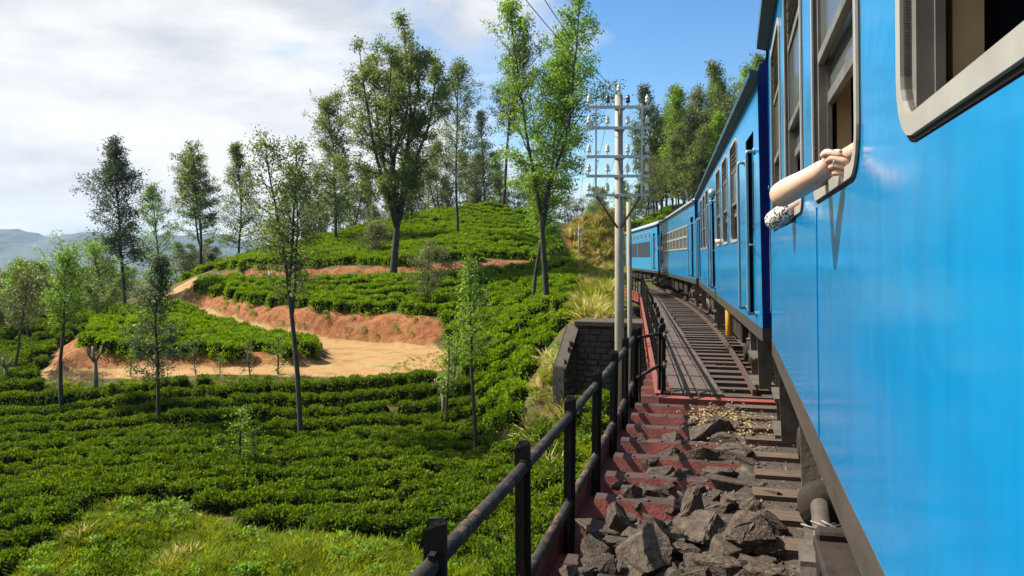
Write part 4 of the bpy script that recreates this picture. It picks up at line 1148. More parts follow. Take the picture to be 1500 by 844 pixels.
def door_unit(root, y0, y1, pnt='blue_paint'):
    z0, z1 = 1.2, 3.35
    d = MB(); d.b2((XS + 0.075, y0, z0), (XS + 0.11, y1, z1)); dd = d.build('door', pnt, root)
    w = ringframe(y0 + 0.2, y1 - 0.2, 2.25, 3.05, 0.05, 0.035, XS + 0.062, XS + 0.09)
    for i, v in enumerate(w.v): w.v[i] = (max(v[0], XS + 0.062) if v[0] > XS else XS + 0.074, v[1], v[2])
    w.build('window_frame', 'gasket', dd)
    p_ = MB(); p_.b2((XS + 0.068, y0 + 0.2, 2.25), (XS + 0.073, y1 - 0.2, 3.05)); p_.build('pane', 'window_glass', dd)
    h_ = MB(); h_.tube([(XS + 0.075, y1 - 0.1, 2.05), (XS + 0.02, y1 - 0.1, 2.05), (XS + 0.02, y1 - 0.22, 2.05)], 0.012, 6); h_.build('handle', 'alu', dd)
    grab_rail(root, y0 - 0.09); grab_rail(root, y1 + 0.09)
    step_set(root, y0 + 0.05, y1 - 0.05)
def body_cells(length, holes):
    """cut the side into cells, one opening in each"""
    hs = sorted(holes)
    cells = []; y = -length / 2
    for i, h in enumerate(hs):
        ya = h[0] - 0.12; yb = h[1] + 0.12
        if ya > y + 1e-4: cells.append((y, ya, None))
        else: ya = y
        cells.append((ya, yb, h)); y = yb
    if y < length / 2 - 1e-4: cells.append((y, length / 2, None))
    return cells
def text_mesh(s, size, name='lettering'):
    cu = bpy.data.curves.new(name, 'FONT'); cu.body = s; cu.size = size; cu.extrude = 0.002; cu.align_x = 'CENTER'
    to = bpy.data.objects.new(name, cu); col.objects.link(to)
    bpy.context.view_layer.update()
    me = bpy.data.meshes.new_from_object(to.evaluated_get(bpy.context.evaluated_depsgraph_get()))
    bpy.data.objects.remove(to); bpy.data.curves.remove(cu)
    return me
def carriage(mid, wins, doors, label, pnt='blue_paint', roof='roof_paint', endpaint='shaded_blue_paint', hollow=True, L=CARL, rich=False, name='train_carriage', number=None):
    a, b = F(mid - 6.2, 0), F(mid + 6.2, 0)
    c = (a + b) / 2; d = b - a
    ang = math.atan2(d.x, d.y)
    root = empty(name, (c.x, c.y, 0.0), (0, -CANT, -ang))
    tag(root, label, 'train carriage', 'carriages of the blue train')
    h = L / 2
    holes = [(y0, y1, WIN_Z[0], WIN_Z[1], 0.09) for y0, y1 in wins] + [(y0, y1, 1.2, 3.35, 0.03) for y0, y1 in doors]
    cells = body_cells(L, holes)
    m = MB()
    ringwall(m, cells, XS, XS + 0.012, ZB, ZT, 0, 1)
    # right side, underside of the body and end walls
    m.add([(-XS, -h, ZB), (-XS, h, ZB), (-XS, h, ZT), (-XS, -h, ZT)], [(0, 1, 2, 3)], 0)
    side = m.build('body_side', [pnt, 'dull_alu'], root)
    m = MB(); prof = [(XS, ZB), *roof_profile(), (-XS, ZB)]
    n = len(prof)
    for y, fl in ((-h, 0), (h, 1)):
        m.add([(x, y, z) for x, z in prof], [tuple(range(n)) if fl else tuple(range(n))[::-1]], 0)
    for y in (-h - 0.02, h + 0.02): m.b2((-0.55, y - 0.14, 1.25), (0.55, y + 0.14, 3.3), 1)
    ew = m.build('end_wall', [endpaint, 'underframe'], root)
    m = MB(); extrude_y(m, roof_profile(), -h, h); m.build('roof', roof, root)
    m = MB()
    for sx in (-1, 1):
        m.hexa([(sx * 1.455, -h, 3.80), (sx * 1.55, -h, 3.83), (sx * 1.55, h, 3.83), (sx * 1.455, h, 3.80), (sx * 1.455, -h, 3.88), (sx * 1.55, -h, 3.90), (sx * 1.55, h, 3.90), (sx * 1.455, h, 3.88)])
    m.build('gutter', roof, root)
    m = MB()
    for sx in (-1, 1): m.b2((min(sx * 1.452, sx * 1.40), -h, 0.985), (max(sx * 1.452, sx * 1.40), h, ZB - 0.001))
    m.b2((-1.40, -h - 0.001, 0.985), (1.40, -h + 0.05, ZB - 0.001)); m.b2((-1.40, h - 0.05, 0.985), (1.40, h + 0.001, ZB - 0.001))
    m.build('sole_band', 'band_grey', root)
    m = MB(); m.b2((-1.40, -h + 0.05, 1.0), (1.40, h - 0.05, 1.2)); m.b2((-0.5, -h + 0.3, 0.78), (0.5, h - 0.3, 1.0)); m.build('floor', 'underframe', root)
    if hollow:
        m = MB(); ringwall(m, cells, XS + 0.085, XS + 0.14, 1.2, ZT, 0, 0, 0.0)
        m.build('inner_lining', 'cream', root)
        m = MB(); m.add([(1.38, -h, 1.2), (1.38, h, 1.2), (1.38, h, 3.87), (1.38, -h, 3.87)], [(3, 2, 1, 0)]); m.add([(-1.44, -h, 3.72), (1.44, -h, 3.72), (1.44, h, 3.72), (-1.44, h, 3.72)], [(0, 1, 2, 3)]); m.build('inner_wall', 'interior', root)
        for y0, y1 in wins:
            for yy in (y0 - 0.28, y1 + 0.28):
                s_ = MB(); s_.b2((-1.24, yy - 0.05, 1.65), (-0.2, yy + 0.05, 2.55)); s_.b2((-1.24, yy - 0.3, 1.55), (-0.2, yy + 0.3, 1.66)); s_.b2((-1.2, yy - 0.05, 1.2), (-1.14, yy + 0.05, 1.6)); s_.b2((-0.3, yy - 0.05, 1.2), (-0.24, yy + 0.05, 1.6))
                s_.build('seat', 'seat_blue', root, 0.02)
    for y0, y1 in wins: window_unit(root, y0, y1)
    for y0, y1 in doors: door_unit(root, y0, y1, pnt)
    for yb in (-6.2, 6.2): bogie(root, yb, rich)
    rng = random.Random(int(mid * 10))
    for k, y in enumerate((-3.2, -1.2, 0.9, 3.0)):
        m = MB(); w = rng.uniform(0.6, 0.95); zl = rng.uniform(0.38, 0.55)
        m.b2((-1.26, y - w, zl), (-0.55, y + w, 0.98)); m.b2((-1.275, y - w * 0.9, zl + 0.06), (-1.26, y - 0.04, 0.9)); m.b2((-1.275, y + 0.04, zl + 0.06), (-1.26, y + w * 0.9, 0.9))
        m.build('equipment_box', 'underframe', root, 0.01)
    for sy in (-1, 1):                      # buffers, coupling, hoses
        for sx in (-0.98, 0.98):
            m = MB(); pr = [(0.09, 0), (0.09, 0.3), (0.06, 0.31), (0.06, 0.46), (0.2, 0.47), (0.2, 0.5), (0.1, 0.51)]
            m.lathe([(r_, sy * q) for r_, q in pr][::(1 if sy > 0 else -1)], (sx, sy * h, 1.06), 14, axis='Y'); m.build('buffer', 'underframe', root)
        m = MB()
        for sx in (-1.2, -0.35, 0.35):
            m.tube([(sx, sy * h, 1.0), (sx, sy * (h + 0.16), 0.9), (sx, sy * (h + 0.2), 0.6), (sx, sy * (h + 0.34), 0.52), (sx + 0.05, sy * (h + 0.5), 0.62)], 0.022, 7)
        m.b2((-0.08, min(sy * h, sy * (h + 0.5)), 0.88), (0.08, max(sy * h, sy * (h + 0.5)), 1.05))
        m.build('coupling', 'underframe', root)
        m = MB()
        for sx in (-1.36,):
            m.tube([(sx, sy * (h + 0.005), 1.3), (sx, sy * (h + 0.07), 1.35), (sx, sy * (h + 0.07), 2.6), (sx, sy * (h + 0.005), 2.65)], 0.016, 6)
        m.build('end_handrail', 'pipe_blue_grey', root)
    if number:
        me = text_mesh(number, 0.15); me.materials.append(MATS['letter_grey'])
        inst('lettering', me, root, (-1.33, -h - 0.003, 1.02), (math.pi / 2, 0, 0))
        me = text_mesh('11', 0.07); me.materials.append(MATS['letter_grey'])
        inst('lettering', me, root, (-1.33, -h - 0.003, 1.32), (math.pi / 2, 0, 0))
    return root
MID1, GAP = -1.15, 1.2
PIT = CARL + GAP
w1 = [(0.565 + 1.72 * k - MID1, 0.565 + 1.72 * k + 1.115 - MID1) for k in range(-4, 4)]
car1 = carriage(MID1, w1, [], 'nearest blue carriage, its glossy side filling the foreground with arms out of the window', rich=True)
# panel seams and underfloor gear that shows below the near carriage
m = MB()
for y in (2.42 + 1.0 - 0.03 - MID1, ):
    m.b2((XS - 0.004, y - 0.02, ZB), (XS + 0.001, y + 0.02, 2.1))
m.build('panel_seam', 'blue_paint', car1)
def near_gear():
    y = 4.35 - MID1
    m = MB()                                # curved guard bracket
    x = -1.33
    pts = [(y + 0.42, 1.0), (y + 0.36, 0.72), (y + 0.30, 0.42), (y + 0.12, 0.30), (y - 0.12, 0.30)]
    for (ya, za), (yb, zb) in zip(pts[:-1], pts[1:]):
        m.hexa([(x - 0.09, ya, za), (x + 0.09, ya, za), (x + 0.09, yb, zb), (x - 0.09, yb, zb), (x - 0.09, ya + 0.03, za - 0.02), (x + 0.09, ya + 0.03, za - 0.02), (x + 0.09, yb + 0.03, zb - 0.02), (x - 0.09, yb + 0.03, zb - 0.02)])
    m.build('guard_bracket', 'under_grey', car1)
    m = MB(); m.lathe([(0.05, -0.02), (0.13, 0.0), (0.13, 0.12), (0.1, 0.14)], (-1.33, y + 0.05, 0.50), 18, axis='Y'); m.build('air_spring', 'underframe', car1)
    m = MB(); m.tube([(-1.35, y + 0.05, 0.52), (-1.36, y - 0.22, 0.42), (-1.36, y - 0.48, 0.33)], 0.05, 12); m.build('damper', 'under_grey', car1)
    m = MB()
    for q in range(5): m.tube([(-1.47 + 0.05 * q, y - 0.22 + 0.02 * (q % 2), 0.50 + 0.012 * (q % 3)), (-1.40 + 0.06 * q, y - 0.24, 0.485 + 0.01 * (q % 2)), (-1.30 + 0.04 * q, y - 0.21, 0.51)], 0.007, 5)
    m.build('wire_lashing', 'dull_alu', car1)
    m = MB(); m.b2((-1.40, y - 1.5, 0.20), (-1.12, y - 0.55, 0.55)); m.b2((-1.43, y - 0.62, 0.14), (-1.10, y - 0.52, 0.60)); m.b2((-1.44, y - 1.52, 0.50), (-1.10, y - 0.52, 0.56)); m.build('axle_guard', 'underframe', car1, 0.012)
    m = MB()
    pts = [(y - 0.45, 0.40), (y - 0.56, 0.36), (y - 0.66, 0.16), (y - 1.1, 0.10), (y - 1.6, 0.10)]
    for (ya, za), (yb, zb) in zip(pts[:-1], pts[1:]):
        m.hexa([(-1.50, ya, za), (-1.41, ya, za), (-1.41, yb, zb), (-1.50, yb, zb), (-1.50, ya + 0.02, za + 0.07), (-1.41, ya + 0.02, za + 0.07), (-1.41, yb + 0.01, zb + 0.07), (-1.50, yb + 0.01, zb + 0.07)])
    m.build('equaliser_beam', 'under_grey', car1)
    step_set(car1, CARL / 2 - 0.75, CARL / 2 - 0.12, 0.34)
near_gear()
h2 = -CARL / 2
w2 = [(h2 + q, h2 + q + 1.115) for q in (2.75, 4.55, 6.3)] + [(h2 + q, h2 + q + 1.115) for q in (10.6, 12.25, 13.9)]
car2 = carriage(MID1 + PIT, w2, [(h2 + 0.62, h2 + 1.5), (h2 + 8.3, h2 + 9.2), (h2 + 15.6, h2 + 16.45)], 'second carriage with louvred windows and a dark end wall numbered 2', number='2')
m = MB(); m.lathe([(0.03, 0.0), (0.06, 0.03), (0.06, 0.5), (0.03, 0.55)], (-1.35, h2 + 6.0, 0.42), 12); m.build('yellow_cylinder', 'yellow_paint', car2)
for yy in (h2 + 7.95,):
    m = MB(); m.lathe([(0.05, 0.0), (0.09, 0.03), (0.1, 0.08), (0.06, 0.13)], (XS - 0.13, yy, 3.25), 14, axis='X'); m.tube([(XS, yy, 3.25), (XS - 0.03, yy, 3.25)], 0.03, 8); m.build('side_lamp', 'alu', car2)
# third carriage: two rows of white framed windows
car3 = carriage(MID1 + 2 * PIT, [], [(h2 + 0.62, h2 + 1.5), (h2 + 15.4, h2 + 16.3)], 'third carriage with two rows of small white framed windows', roof='roof_light', hollow=False)
for k in range(8):
    y0 = h2 + 2.5 + k * 1.52
    f = MB()
    f.b2((XS - 0.03, y0, 2.22), (XS + 0.0, y0 + 1.38, 2.28)); f.b2((XS - 0.03, y0, 2.66), (XS, y0 + 1.38, 2.74)); f.b2((XS - 0.03, y0, 3.08), (XS, y0 + 1.38, 3.14))
    f.b2((XS - 0.03, y0, 2.28), (XS, y0 + 0.08, 2.66)); f.b2((XS - 0.03, y0 + 1.30, 2.28), (XS, y0 + 1.38, 2.66)); f.b2((XS - 0.03, y0, 2.74), (XS, y0 + 0.08, 3.08)); f.b2((XS - 0.03, y0 + 1.30, 2.74), (XS, y0 + 1.38, 3.08))
    fr = f.build('window_frame', 'alu', car3)
    for z0, z1 in ((2.28, 2.66), (2.74, 3.08)):
        q = MB(); q.b2((XS - 0.012, y0 + 0.08, z0), (XS - 0.004, y0 + 1.30, z1)); q.build('pane', 'window_glass', fr)
# power car at the head of the train
M('grille', (0.10, 0.13, 0.17), (0.07, 0.09, 0.12), rough=0.5, metal=0.3, scale=20, bump=0.1)
car4 = carriage(MID1 + 3 * PIT, [], [(h2 + 0.9, h2 + 1.8)], 'pale blue power car with grey grilles at the head of the train', pnt='light_blue_paint', roof='roof_light', hollow=False, name='power_car')
for k in range(2):
    y0 = h2 + 3.2 + k * 6.6
    g = MB(); g.b2((XS - 0.012, y0, 1.95), (XS, y0 + 6.2, 2.95)); gg = g.build('grille_panel', 'grille', car4)
    g = MB()
    for i in range(12): g.b2((XS - 0.035, y0 + 0.05, 2.0 + i * 0.078), (XS - 0.012, y0 + 6.15, 2.03 + i * 0.078))
    tag(g.build('grille_slats', 'grille', gg), kind='stuff')
for k in range(7):
    y0 = h2 + 3.0 + k * 1.9
    fr = ringframe(y0, y0 + 0.55, 3.15, 3.5, 0.06, 0.05, XS - 0.02, XS - 0.003).build('window_frame', 'alu', car4)
    q = MB(); q.b2((XS - 0.01, y0, 3.15), (XS - 0.004, y0 + 0.55, 3.5)); q.build('pane', 'window_glass', fr)

# ------------------------------------------------------------------ track and bridge
def rot_at(s): return (0, 0, -phi(s))
track = empty('railway_track', F(0, 0, -0.3)); tag(track, 'railway track on timber sleepers curving left across the bridge', kind='structure')
def child(o, parent):                        # keep world placement under a moved parent
    o.parent = parent; o.matrix_parent_inverse = Matrix.Translation(-parent.location); return o
rng = random.Random(9)
def sleeper_mesh(mat, L0, L1, seed):
    r = random.Random(seed); m = MB()
    e = [r.uniform(-0.02, 0.02) for _ in range(8)]
    m.hexa([(L0 + e[0], -0.125, -0.21), (L1, -0.125, -0.21), (L1, 0.125, -0.21), (L0 + e[1], 0.125, -0.21),
            (L0 + e[2], -0.12 + e[3] * .4, e[4] * .4), (L1, -0.12, e[5] * .3), (L1, 0.12, e[6] * .3), (L0 + e[7], 0.12 + e[5] * .4, e[3] * .4)])
    me = m.mesh('sleeper', mat)
    return me
SLA = [sleeper_mesh('timber', -1.60, 1.42, i) for i in range(5)]
SLB = [sleeper_mesh('timber_dark', -2.15, 1.5, 10 + i) for i in range(4)]
S_END = 11.15                                # where the steel troughs stop and the open deck starts
s = -6.0; k = 0
while s < S_END - 0.2:
    p = F(s, rng.uniform(-0.05, 0.05), -0.15 + rng.uniform(-0.012, 0.012))
    child(inst('sleeper', SLA[k % 5], None, p, (0, 0, -phi(s) + rng.uniform(-0.02, 0.02))), track); s += 0.64; k += 1
s = S_END + 0.3
while s < 64:
    p = F(s, rng.uniform(-0.03, 0.03), -0.15)
    child(inst('sleeper', SLB[k % 4], None, p, (0, 0, -phi(s) + rng.uniform(-0.01, 0.01))), track); s += 0.60; k += 1
S2A, S2B, S3B = 11.25, 43.0, 66.0            # the spans beyond the troughs are straight chords of the curve
def G(s_, l, z=0.0):
    if s_ <= S2A or s_ >= S3B: return F(s_, l, z)
    a, b = (S2A, S2B) if s_ <= S2B else (S2B, S3B)
    return F(a, l, z).lerp(F(b, l, z), (s_ - a) / (b - a))
def curve_bar(l0, l1, z0, z1, s0, s1, step=1.0, m=0, mb=None, fn=None):
    F = fn or globals()['G' if s0 >= S_END else 'F']
    mb = mb or MB()
    ss = np.linspace(s0, s1, max(2, int((s1 - s0) / step) + 1))
    vs_ = []
    for s_ in ss: vs_ += [F(s_, l0, z0), F(s_, l1, z0), F(s_, l1, z1), F(s_, l0, z1)]
    fs = []
    for i in range(len(ss) - 1):
        a = 4 * i
        for q in range(4): fs.append((a + q, a + (q + 1) % 4, a + 4 + (q + 1) % 4, a + 4 + q))
    fs += [(3, 2, 1, 0), tuple(4 * (len(ss) - 1) + q for q in range(4))]
    return mb.add(vs_, fs, m)
for l in (-0.838, 0.838):
    mb = MB(); curve_bar(l - 0.07, l + 0.07, -0.15, -0.135, -6, 90, 1, 0, mb); curve_bar(l - 0.012, l + 0.012, -0.135, -0.035, -6, 90, 1, 0, mb); curve_bar(l - 0.036, l + 0.036, -0.035, 0, -6, 90, 1, 0, mb)
    child(mb.build('rail', 'rail_steel'), track)
for l in (-0.62, 0.62, -1.25):
    mb = MB(); curve_bar(l - 0.03, l + 0.03, -0.149, -0.06, S_END + 0.3, 64, 1, 0, mb, F)
    child(mb.build('guard_rail', 'rail_steel'), track)

bridge = empty('railway_bridge', F(5, 0, -1.5)); tag(bridge, 'red and black steel railway bridge carrying the curved track', 'bridge')
# steel trough decking under the near track: crests and troughs across the line
def crest(s_):
    m = MB()
    w0, w1 = 0.085, 0.17
    prof = [(-w1 - 0.02, -0.50), (-w0, -0.17), (w0, -0.17), (w1 + 0.02, -0.50), (w1, -0.52), (w0 - 0.02, -0.19), (-w0 + 0.02, -0.19), (-w1, -0.52)]
    la, lb = -2.90, -1.66
    n = len(prof)
    vs_ = [F(s_ + q, la, z) for q, z in prof] + [F(s_ + q, lb, z) for q, z in prof]
    m.add(vs_, [(i, (i + 1) % n, n + (i + 1) % n, n + i) for i in range(n)] + [tuple(range(n))[::-1], tuple(range(n, 2 * n))], 0)
    for i in (1,): m.mi[-n - 2 + i] = 1
    o = child(m.build('deck_trough', ['rust_red', 'rust_top']), bridge)
    b = MB()
    for q in np.arange(la + 0.2, -1.45, 0.24):
        for dq in (-0.045,):
            p = F(s_ + dq, q, -0.172)
            b.lathe([(0.022, 0), (0.02, 0.012), (0.008, 0.02)], p, 8)
    bo = b.build('rivets', 'rust_top', None); bo.parent = o; tag(bo, kind='stuff')
for i in range(-6, 12):
    crest(10.55 - 0.70 * i)
mb = MB(); curve_bar(-2.9, 1.6, -0.54, -0.52, -3, S_END, 1, 0, mb); child(mb.build('deck_plate', 'rust_top'), bridge)
mb = MB()                                   # end beam where the troughs stop
mb.hexa([F(S_END - 0.12, -2.6, -0.75), F(S_END - 0.12, 1.6, -0.75), F(S_END + 0.10, 1.6, -0.75), F(S_END + 0.10, -2.6, -0.75), F(S_END - 0.12, -2.6, -0.16), F(S_END - 0.12, 1.6, -0.16), F(S_END + 0.10, 1.6, -0.16), F(S_END + 0.10, -2.6, -0.16)])
child(mb.build('end_beam', 'rust_red'), bridge)
mb = MB(); curve_bar(-3.035, -3.015, -0.75, -0.07, -3, S_END + 0.1, 1, 0, mb); curve_bar(-3.015, -2.90, -0.335, -0.31, -3, S_END + 0.1, 1, 0, mb); curve_bar(-3.10, -3.035, -0.75, -0.72, -3, S_END + 0.1, 1, 0, mb)
child(mb.build('edge_girder', 'rust_red'), bridge)
for l in (-1.1, 1.1):
    mb = MB(); curve_bar(l - 0.02, l + 0.02, -1.35, -0.40, S_END + 0.1, 64, 1.5, 0, mb); curve_bar(l - 0.16, l + 0.16, -0.40, -0.365, S_END + 0.1, 64, 1.5, 0, mb); curve_bar(l - 0.16, l + 0.16, -1.38, -1.35, S_END + 0.1, 64, 1.5, 0, mb)
    child(mb.build('main_girder', 'rust_red'), bridge)
    mb = MB(); curve_bar(l - 0.03, l + 0.03, -1.5, -0.56, -3, S_END - 0.2, 1.5, 0, mb); child(mb.build('main_girder', 'rust_red'), bridge)
mb = MB(); curve_bar(-2.62, -2.58, -0.66, -0.13, S_END + 0.1, 64, 1, 0, mb); curve_bar(-2.66, -2.62, -0.19, -0.13, S_END + 0.1, 64, 1, 0, mb); curve_bar(-2.66, -2.62, -0.66, -0.60, S_END + 0.1, 64, 1, 0, mb)
for s_ in np.arange(S_END + 1, 64, 1.3): mb.box(G(s_, -2.64, -0.395), (0.04, 0.06, 0.40), rot_at(s_))
child(mb.build('edge_girder', 'rust_red'), bridge)
for s_ in np.arange(S_END + 0.9, 64, 2.4):
    mb = MB(); mb.hexa([G(s_ + a_, b_, c_) for a_, b_, c_ in ((-.05, -2.58, -.5), (-.05, -1.12, -.75), (.05, -1.12, -.75), (.05, -2.58, -.5), (-.05, -2.58, -.2), (-.05, -1.12, -.40), (.05, -1.12, -.40), (.05, -2.58, -.2))])
    child(mb.build('bracket', 'black_iron'), bridge)
# walkway planks
pr = random.Random(3)
for q in range(4):
    l0 = -2.42 + q * 0.19
    s_ = S_END + 0.12 + (q % 2) * 0.3 * 0
    while s_ < 63.5:
        L = min(2.7, 63.5 - s_) ; L = L - (0.9 * (q % 3) if s_ < S_END + 0.2 else 0)
        mb = MB(); z = -0.118 + pr.uniform(-0.008, 0.008); dl = pr.uniform(-0.008, 0.008)
        curve_bar(l0 + dl, l0 + 0.155 + dl, z - 0.05, z, s_, s_ + L - 0.015, 1.35, 0, mb)
        child(mb.build('plank', 'plank'), bridge); s_ += L
for s_ in np.arange(S_END + 0.5, 63, 1.2):
    mb = MB(); mb.box(G(s_, -2.1, -0.215), (1.0, 0.1, 0.08), rot_at(s_)); child(mb.build('cross_bearer', 'timber_dark'), bridge)
# ballast bed lying in the troughs, gravel and litter
def bed():
    ss = np.arange(-5, S_END - 0.15, 0.11); ls = np.arange(-2.86, 1.62, 0.11)
    Sg, Lg = np.meshgrid(ss, ls, indexing='ij')
    Z = -0.40 + 0.10 * vnoise(Sg, Lg, 0.35, 51) + 0.05 * vnoise(Sg, Lg, 0.14, 52)
    Z += np.clip((Lg + 2.45) / 0.6, 0, 1) * 0.21 * (0.55 + 0.7 * vnoise(Sg, Lg, 0.6, 53))
    Z -= np.clip((Sg - 5.8) / 1.5, 0, 1) * 0.10 * (Lg < -1.75)
    Z = np.minimum(Z, np.where(Lg < -1.63, -0.145, -0.20))
    V = np.array([[*F(a, b, c)] for a, b, c in zip(Sg.ravel(), Lg.ravel(), Z.ravel())])
    id_ = np.arange(V.shape[0]).reshape(Sg.shape)
    q = np.stack([id_[:-1, :-1], id_[:-1, 1:], id_[1:, 1:], id_[1:, :-1]], -1).reshape(-1, 4)
    o = link(bpy.data.objects.new('ballast_bed', np_mesh('ballast_bed', V, q, 'ballast_bed', True)))
    tag(o, 'brown earth and ballast packed in the bridge troughs', kind='structure')
bed()
def rock_mesh(name, seed, mat='rock', npts=13, fine=True):
    r = np.random.default_rng(seed)
    P = unit(r.normal(size=(npts, 3))) * (0.82 + 0.25 * r.random((npts, 1))) * np.array([1, 0.8, 0.62])
    bm = bmesh.new()
    for p in P: bm.verts.new(p)
    g = bmesh.ops.convex_hull(bm, input=bm.verts)
    for v in [v for v in bm.verts if not v.link_faces]: bm.verts.remove(v)
    if fine:
        bmesh.ops.bevel(bm, geom=list(bm.edges), offset=0.035, segments=1, affect='EDGES')
        bmesh.ops.triangulate(bm, faces=bm.faces)
        bmesh.ops.subdivide_edges(bm, edges=[e for e in bm.edges if e.calc_length() > 0.3], cuts=2, use_grid_fill=True)
        bmesh.ops.triangulate(bm, faces=bm.faces)
        for v in bm.verts:
            n_ = v.normal if v.normal.length else v.co.normalized()
            v.co += v.co.normalized() * float(r.normal() * 0.022)
    me = bpy.data.meshes.new(name); bm.to_mesh(me); bm.free(); me.materials.append(MATS[mat]); return me
ROCKS = [rock_mesh('rock', 500 + i) for i in range(14)]
def rock(px, py, w, h, k, z0=-0.22, label=None):
    base = onz(px, py + h * 0.42, z0)
    Y = base.y; mpp = Y / FPX
    W, H = w * mpp, h * mpp * 0.95
    rr = random.Random(k * 7 + int(px))
    sx = W / 2; sz = max(0.05, H / 2 / 0.72)
    o = inst('rock', ROCKS[k % 14], None, (base.x, base.y, z0 + sz * 0.40), (rr.uniform(-.25, .25), rr.uniform(-.25, .25), rr.uniform(0, 6.28)), (sx * 1.08, sx * 1.05, sz))
    return o
big = [(873, 800, 52, 62), (945, 798, 98, 64), (962, 752, 48, 70), (905, 752, 46, 52), (1012, 735, 60, 74), (1030, 766, 104, 58), (1092, 768, 112, 62), (1050, 824, 78, 52), (975, 832, 52, 36), (920, 826, 52, 32),
       (1014, 655, 64, 46), (1074, 657, 60, 36), (1032, 625, 52, 46), (1054, 620, 42, 40), (975, 662, 42, 26), (965, 690, 42, 30), (1080, 700, 82, 42), (1090, 732, 64, 34), (1056, 742, 52, 32), (990, 782, 42, 40),
       (1120, 760, 50, 38), (925, 716, 32, 32), (1070, 792, 84, 50), (1005, 802, 62, 42), (1112, 812, 70, 44), (1086, 842, 64, 40), (890, 842, 62, 40), (1010, 850, 80, 44), (948, 856, 80, 44), (955, 716, 40, 24), (1130, 716, 40, 24), (1100, 640, 36, 24), (940, 640, 26, 26), (1045, 690, 60, 30), (1000, 695, 50, 28), (1060, 640, 44, 30), (1095, 672, 46, 28), (985, 640, 36, 26), (1040, 665, 48, 30), (1010, 620, 30, 22), (950, 672, 34, 26), (1075, 625, 34, 22)]
for i, (px, py, w, h) in enumerate(big):
    o = rock(px, py, w * 1.25, h * 1.38, i, -0.22 if py > 700 else -0.27)
    lab = 'jagged grey boulder in the near heap beside the sleepers'
    if i == 1: lab = 'broad flat-topped boulder crossed by a railing post shadow'
    elif i == 4: lab = 'tall pointed boulder standing upright in the heap'
    elif i in (10, 11, 12, 13, 14, 31, 32) or i > 34: lab = 'grey rock lying on the red deck troughs'
    if lab.startswith('jagged'):
        ll_ = invF(o.location)[1]
        lab = 'jagged dark boulder lying against the sleeper ends' if ll_ > -1.95 else ('jagged dark boulder under the iron railing' if ll_ < -2.5 else 'jagged dark boulder in the middle of the near heap')
    tag(o, lab, 'rock', 'rocks on the bridge deck')
rr = random.Random(77)
for i in range(190):
    s_ = rr.uniform(2.2, 7.4) if i < 130 else rr.uniform(2.4, 5.6); l = rr.uniform(-2.8, -1.5)
    sz = rr.uniform(0.06, 0.20 if s_ < 5.6 else 0.11); p = F(s_, l, -0.24 + sz * 0.45)
    o = inst('rock', ROCKS[rr.randint(0, 13)], None, p, (rr.uniform(-.4, .4), rr.uniform(-.4, .4), rr.uniform(0, 6)), (sz, sz * rr.uniform(.8, 1.2), sz * rr.uniform(.7, 1.0)))
    tag(o, 'small broken stone wedged between the bigger boulders', 'rock', 'rocks on the bridge deck')
PEB = [rock_mesh('pebble', 600 + i, 'gravel', 9, False) for i in range(5)]
def gravel():
    r = np.random.default_rng(71)
    n = 8000
    S_ = r.uniform(1.5, S_END - 0.3, n); L_ = np.where(r.random(n) < 0.7, r.uniform(-2.0, -1.2, n), r.uniform(-2.8, -1.6, n))
    k = ~((S_ > 7.4) & (L_ < -1.95)); S_, L_ = S_[k], L_[k]
    P = np.array([[*F(a, b, 0)] for a, b in zip(S_, L_)])
    z = -0.235 + 0.03 * r.random(len(P)) - np.clip((-2.1 - L_), 0, 1) * 0.2
    P[:, 2] = z
    scatter('gravel', P, 0.014 + 0.034 * r.random(len(P)) ** 2, PEB, 'loose brown gravel between the boulders and the sleepers', 'gravel', tilt=0.8, seed=71)
    n = 1500
    S_ = r.normal(9.6, 0.45, n); L_ = r.normal(-1.75, 0.22, n)
    P = np.array([[*F(a, b, -0.165 + 0.03 * r.random())] for a, b in zip(S_, L_)])
    D = unit(np.stack([r.normal(size=n), r.normal(size=n), 0.25 * r.normal(size=n)], -1))
    V, Q = leaves(r, P, D, 0.025 + 0.04 * r.random(n), 0.012 + 0.012 * r.random(n))
    o = link(bpy.data.objects.new('dry_leaves', np_mesh('dry_leaves', V, Q, 'straw'))); tag(o, 'pale dry leaf litter by the end of the red troughs', 'leaf litter', kind='stuff')
gravel()
ub = [F(s_, l_)[:2] for s_, l_ in [(4, -3.2), (10, -3.2), (18, -2.7), (25.5, -2.7), (25.3, -1.0), (14, -0.5), (12, -1.6), (4, -2.6)]] + [at(845, 620, 24)[:2]]
ub = [F(s_, l_)[:2] for s_, l_ in [(17, -5.0), (19, -5.6), (25.6, -6.0), (26.0, -0.8), (18, -0.8), (17, -1.2)]]
p, s = fill(ub, 12, 61)
scatter('grass', p, s * 1.0, GR, 'rank grass on the shaded ground under the bridge', 'grass', seed=61, tilt=0.3)
p, s = fill(ub, 2.2, 62)
scatter('weeds', p, s * 0.9, WEED + TEA[:2], 'leafy scrub on the shaded ground under the bridge', 'weeds', seed=62)

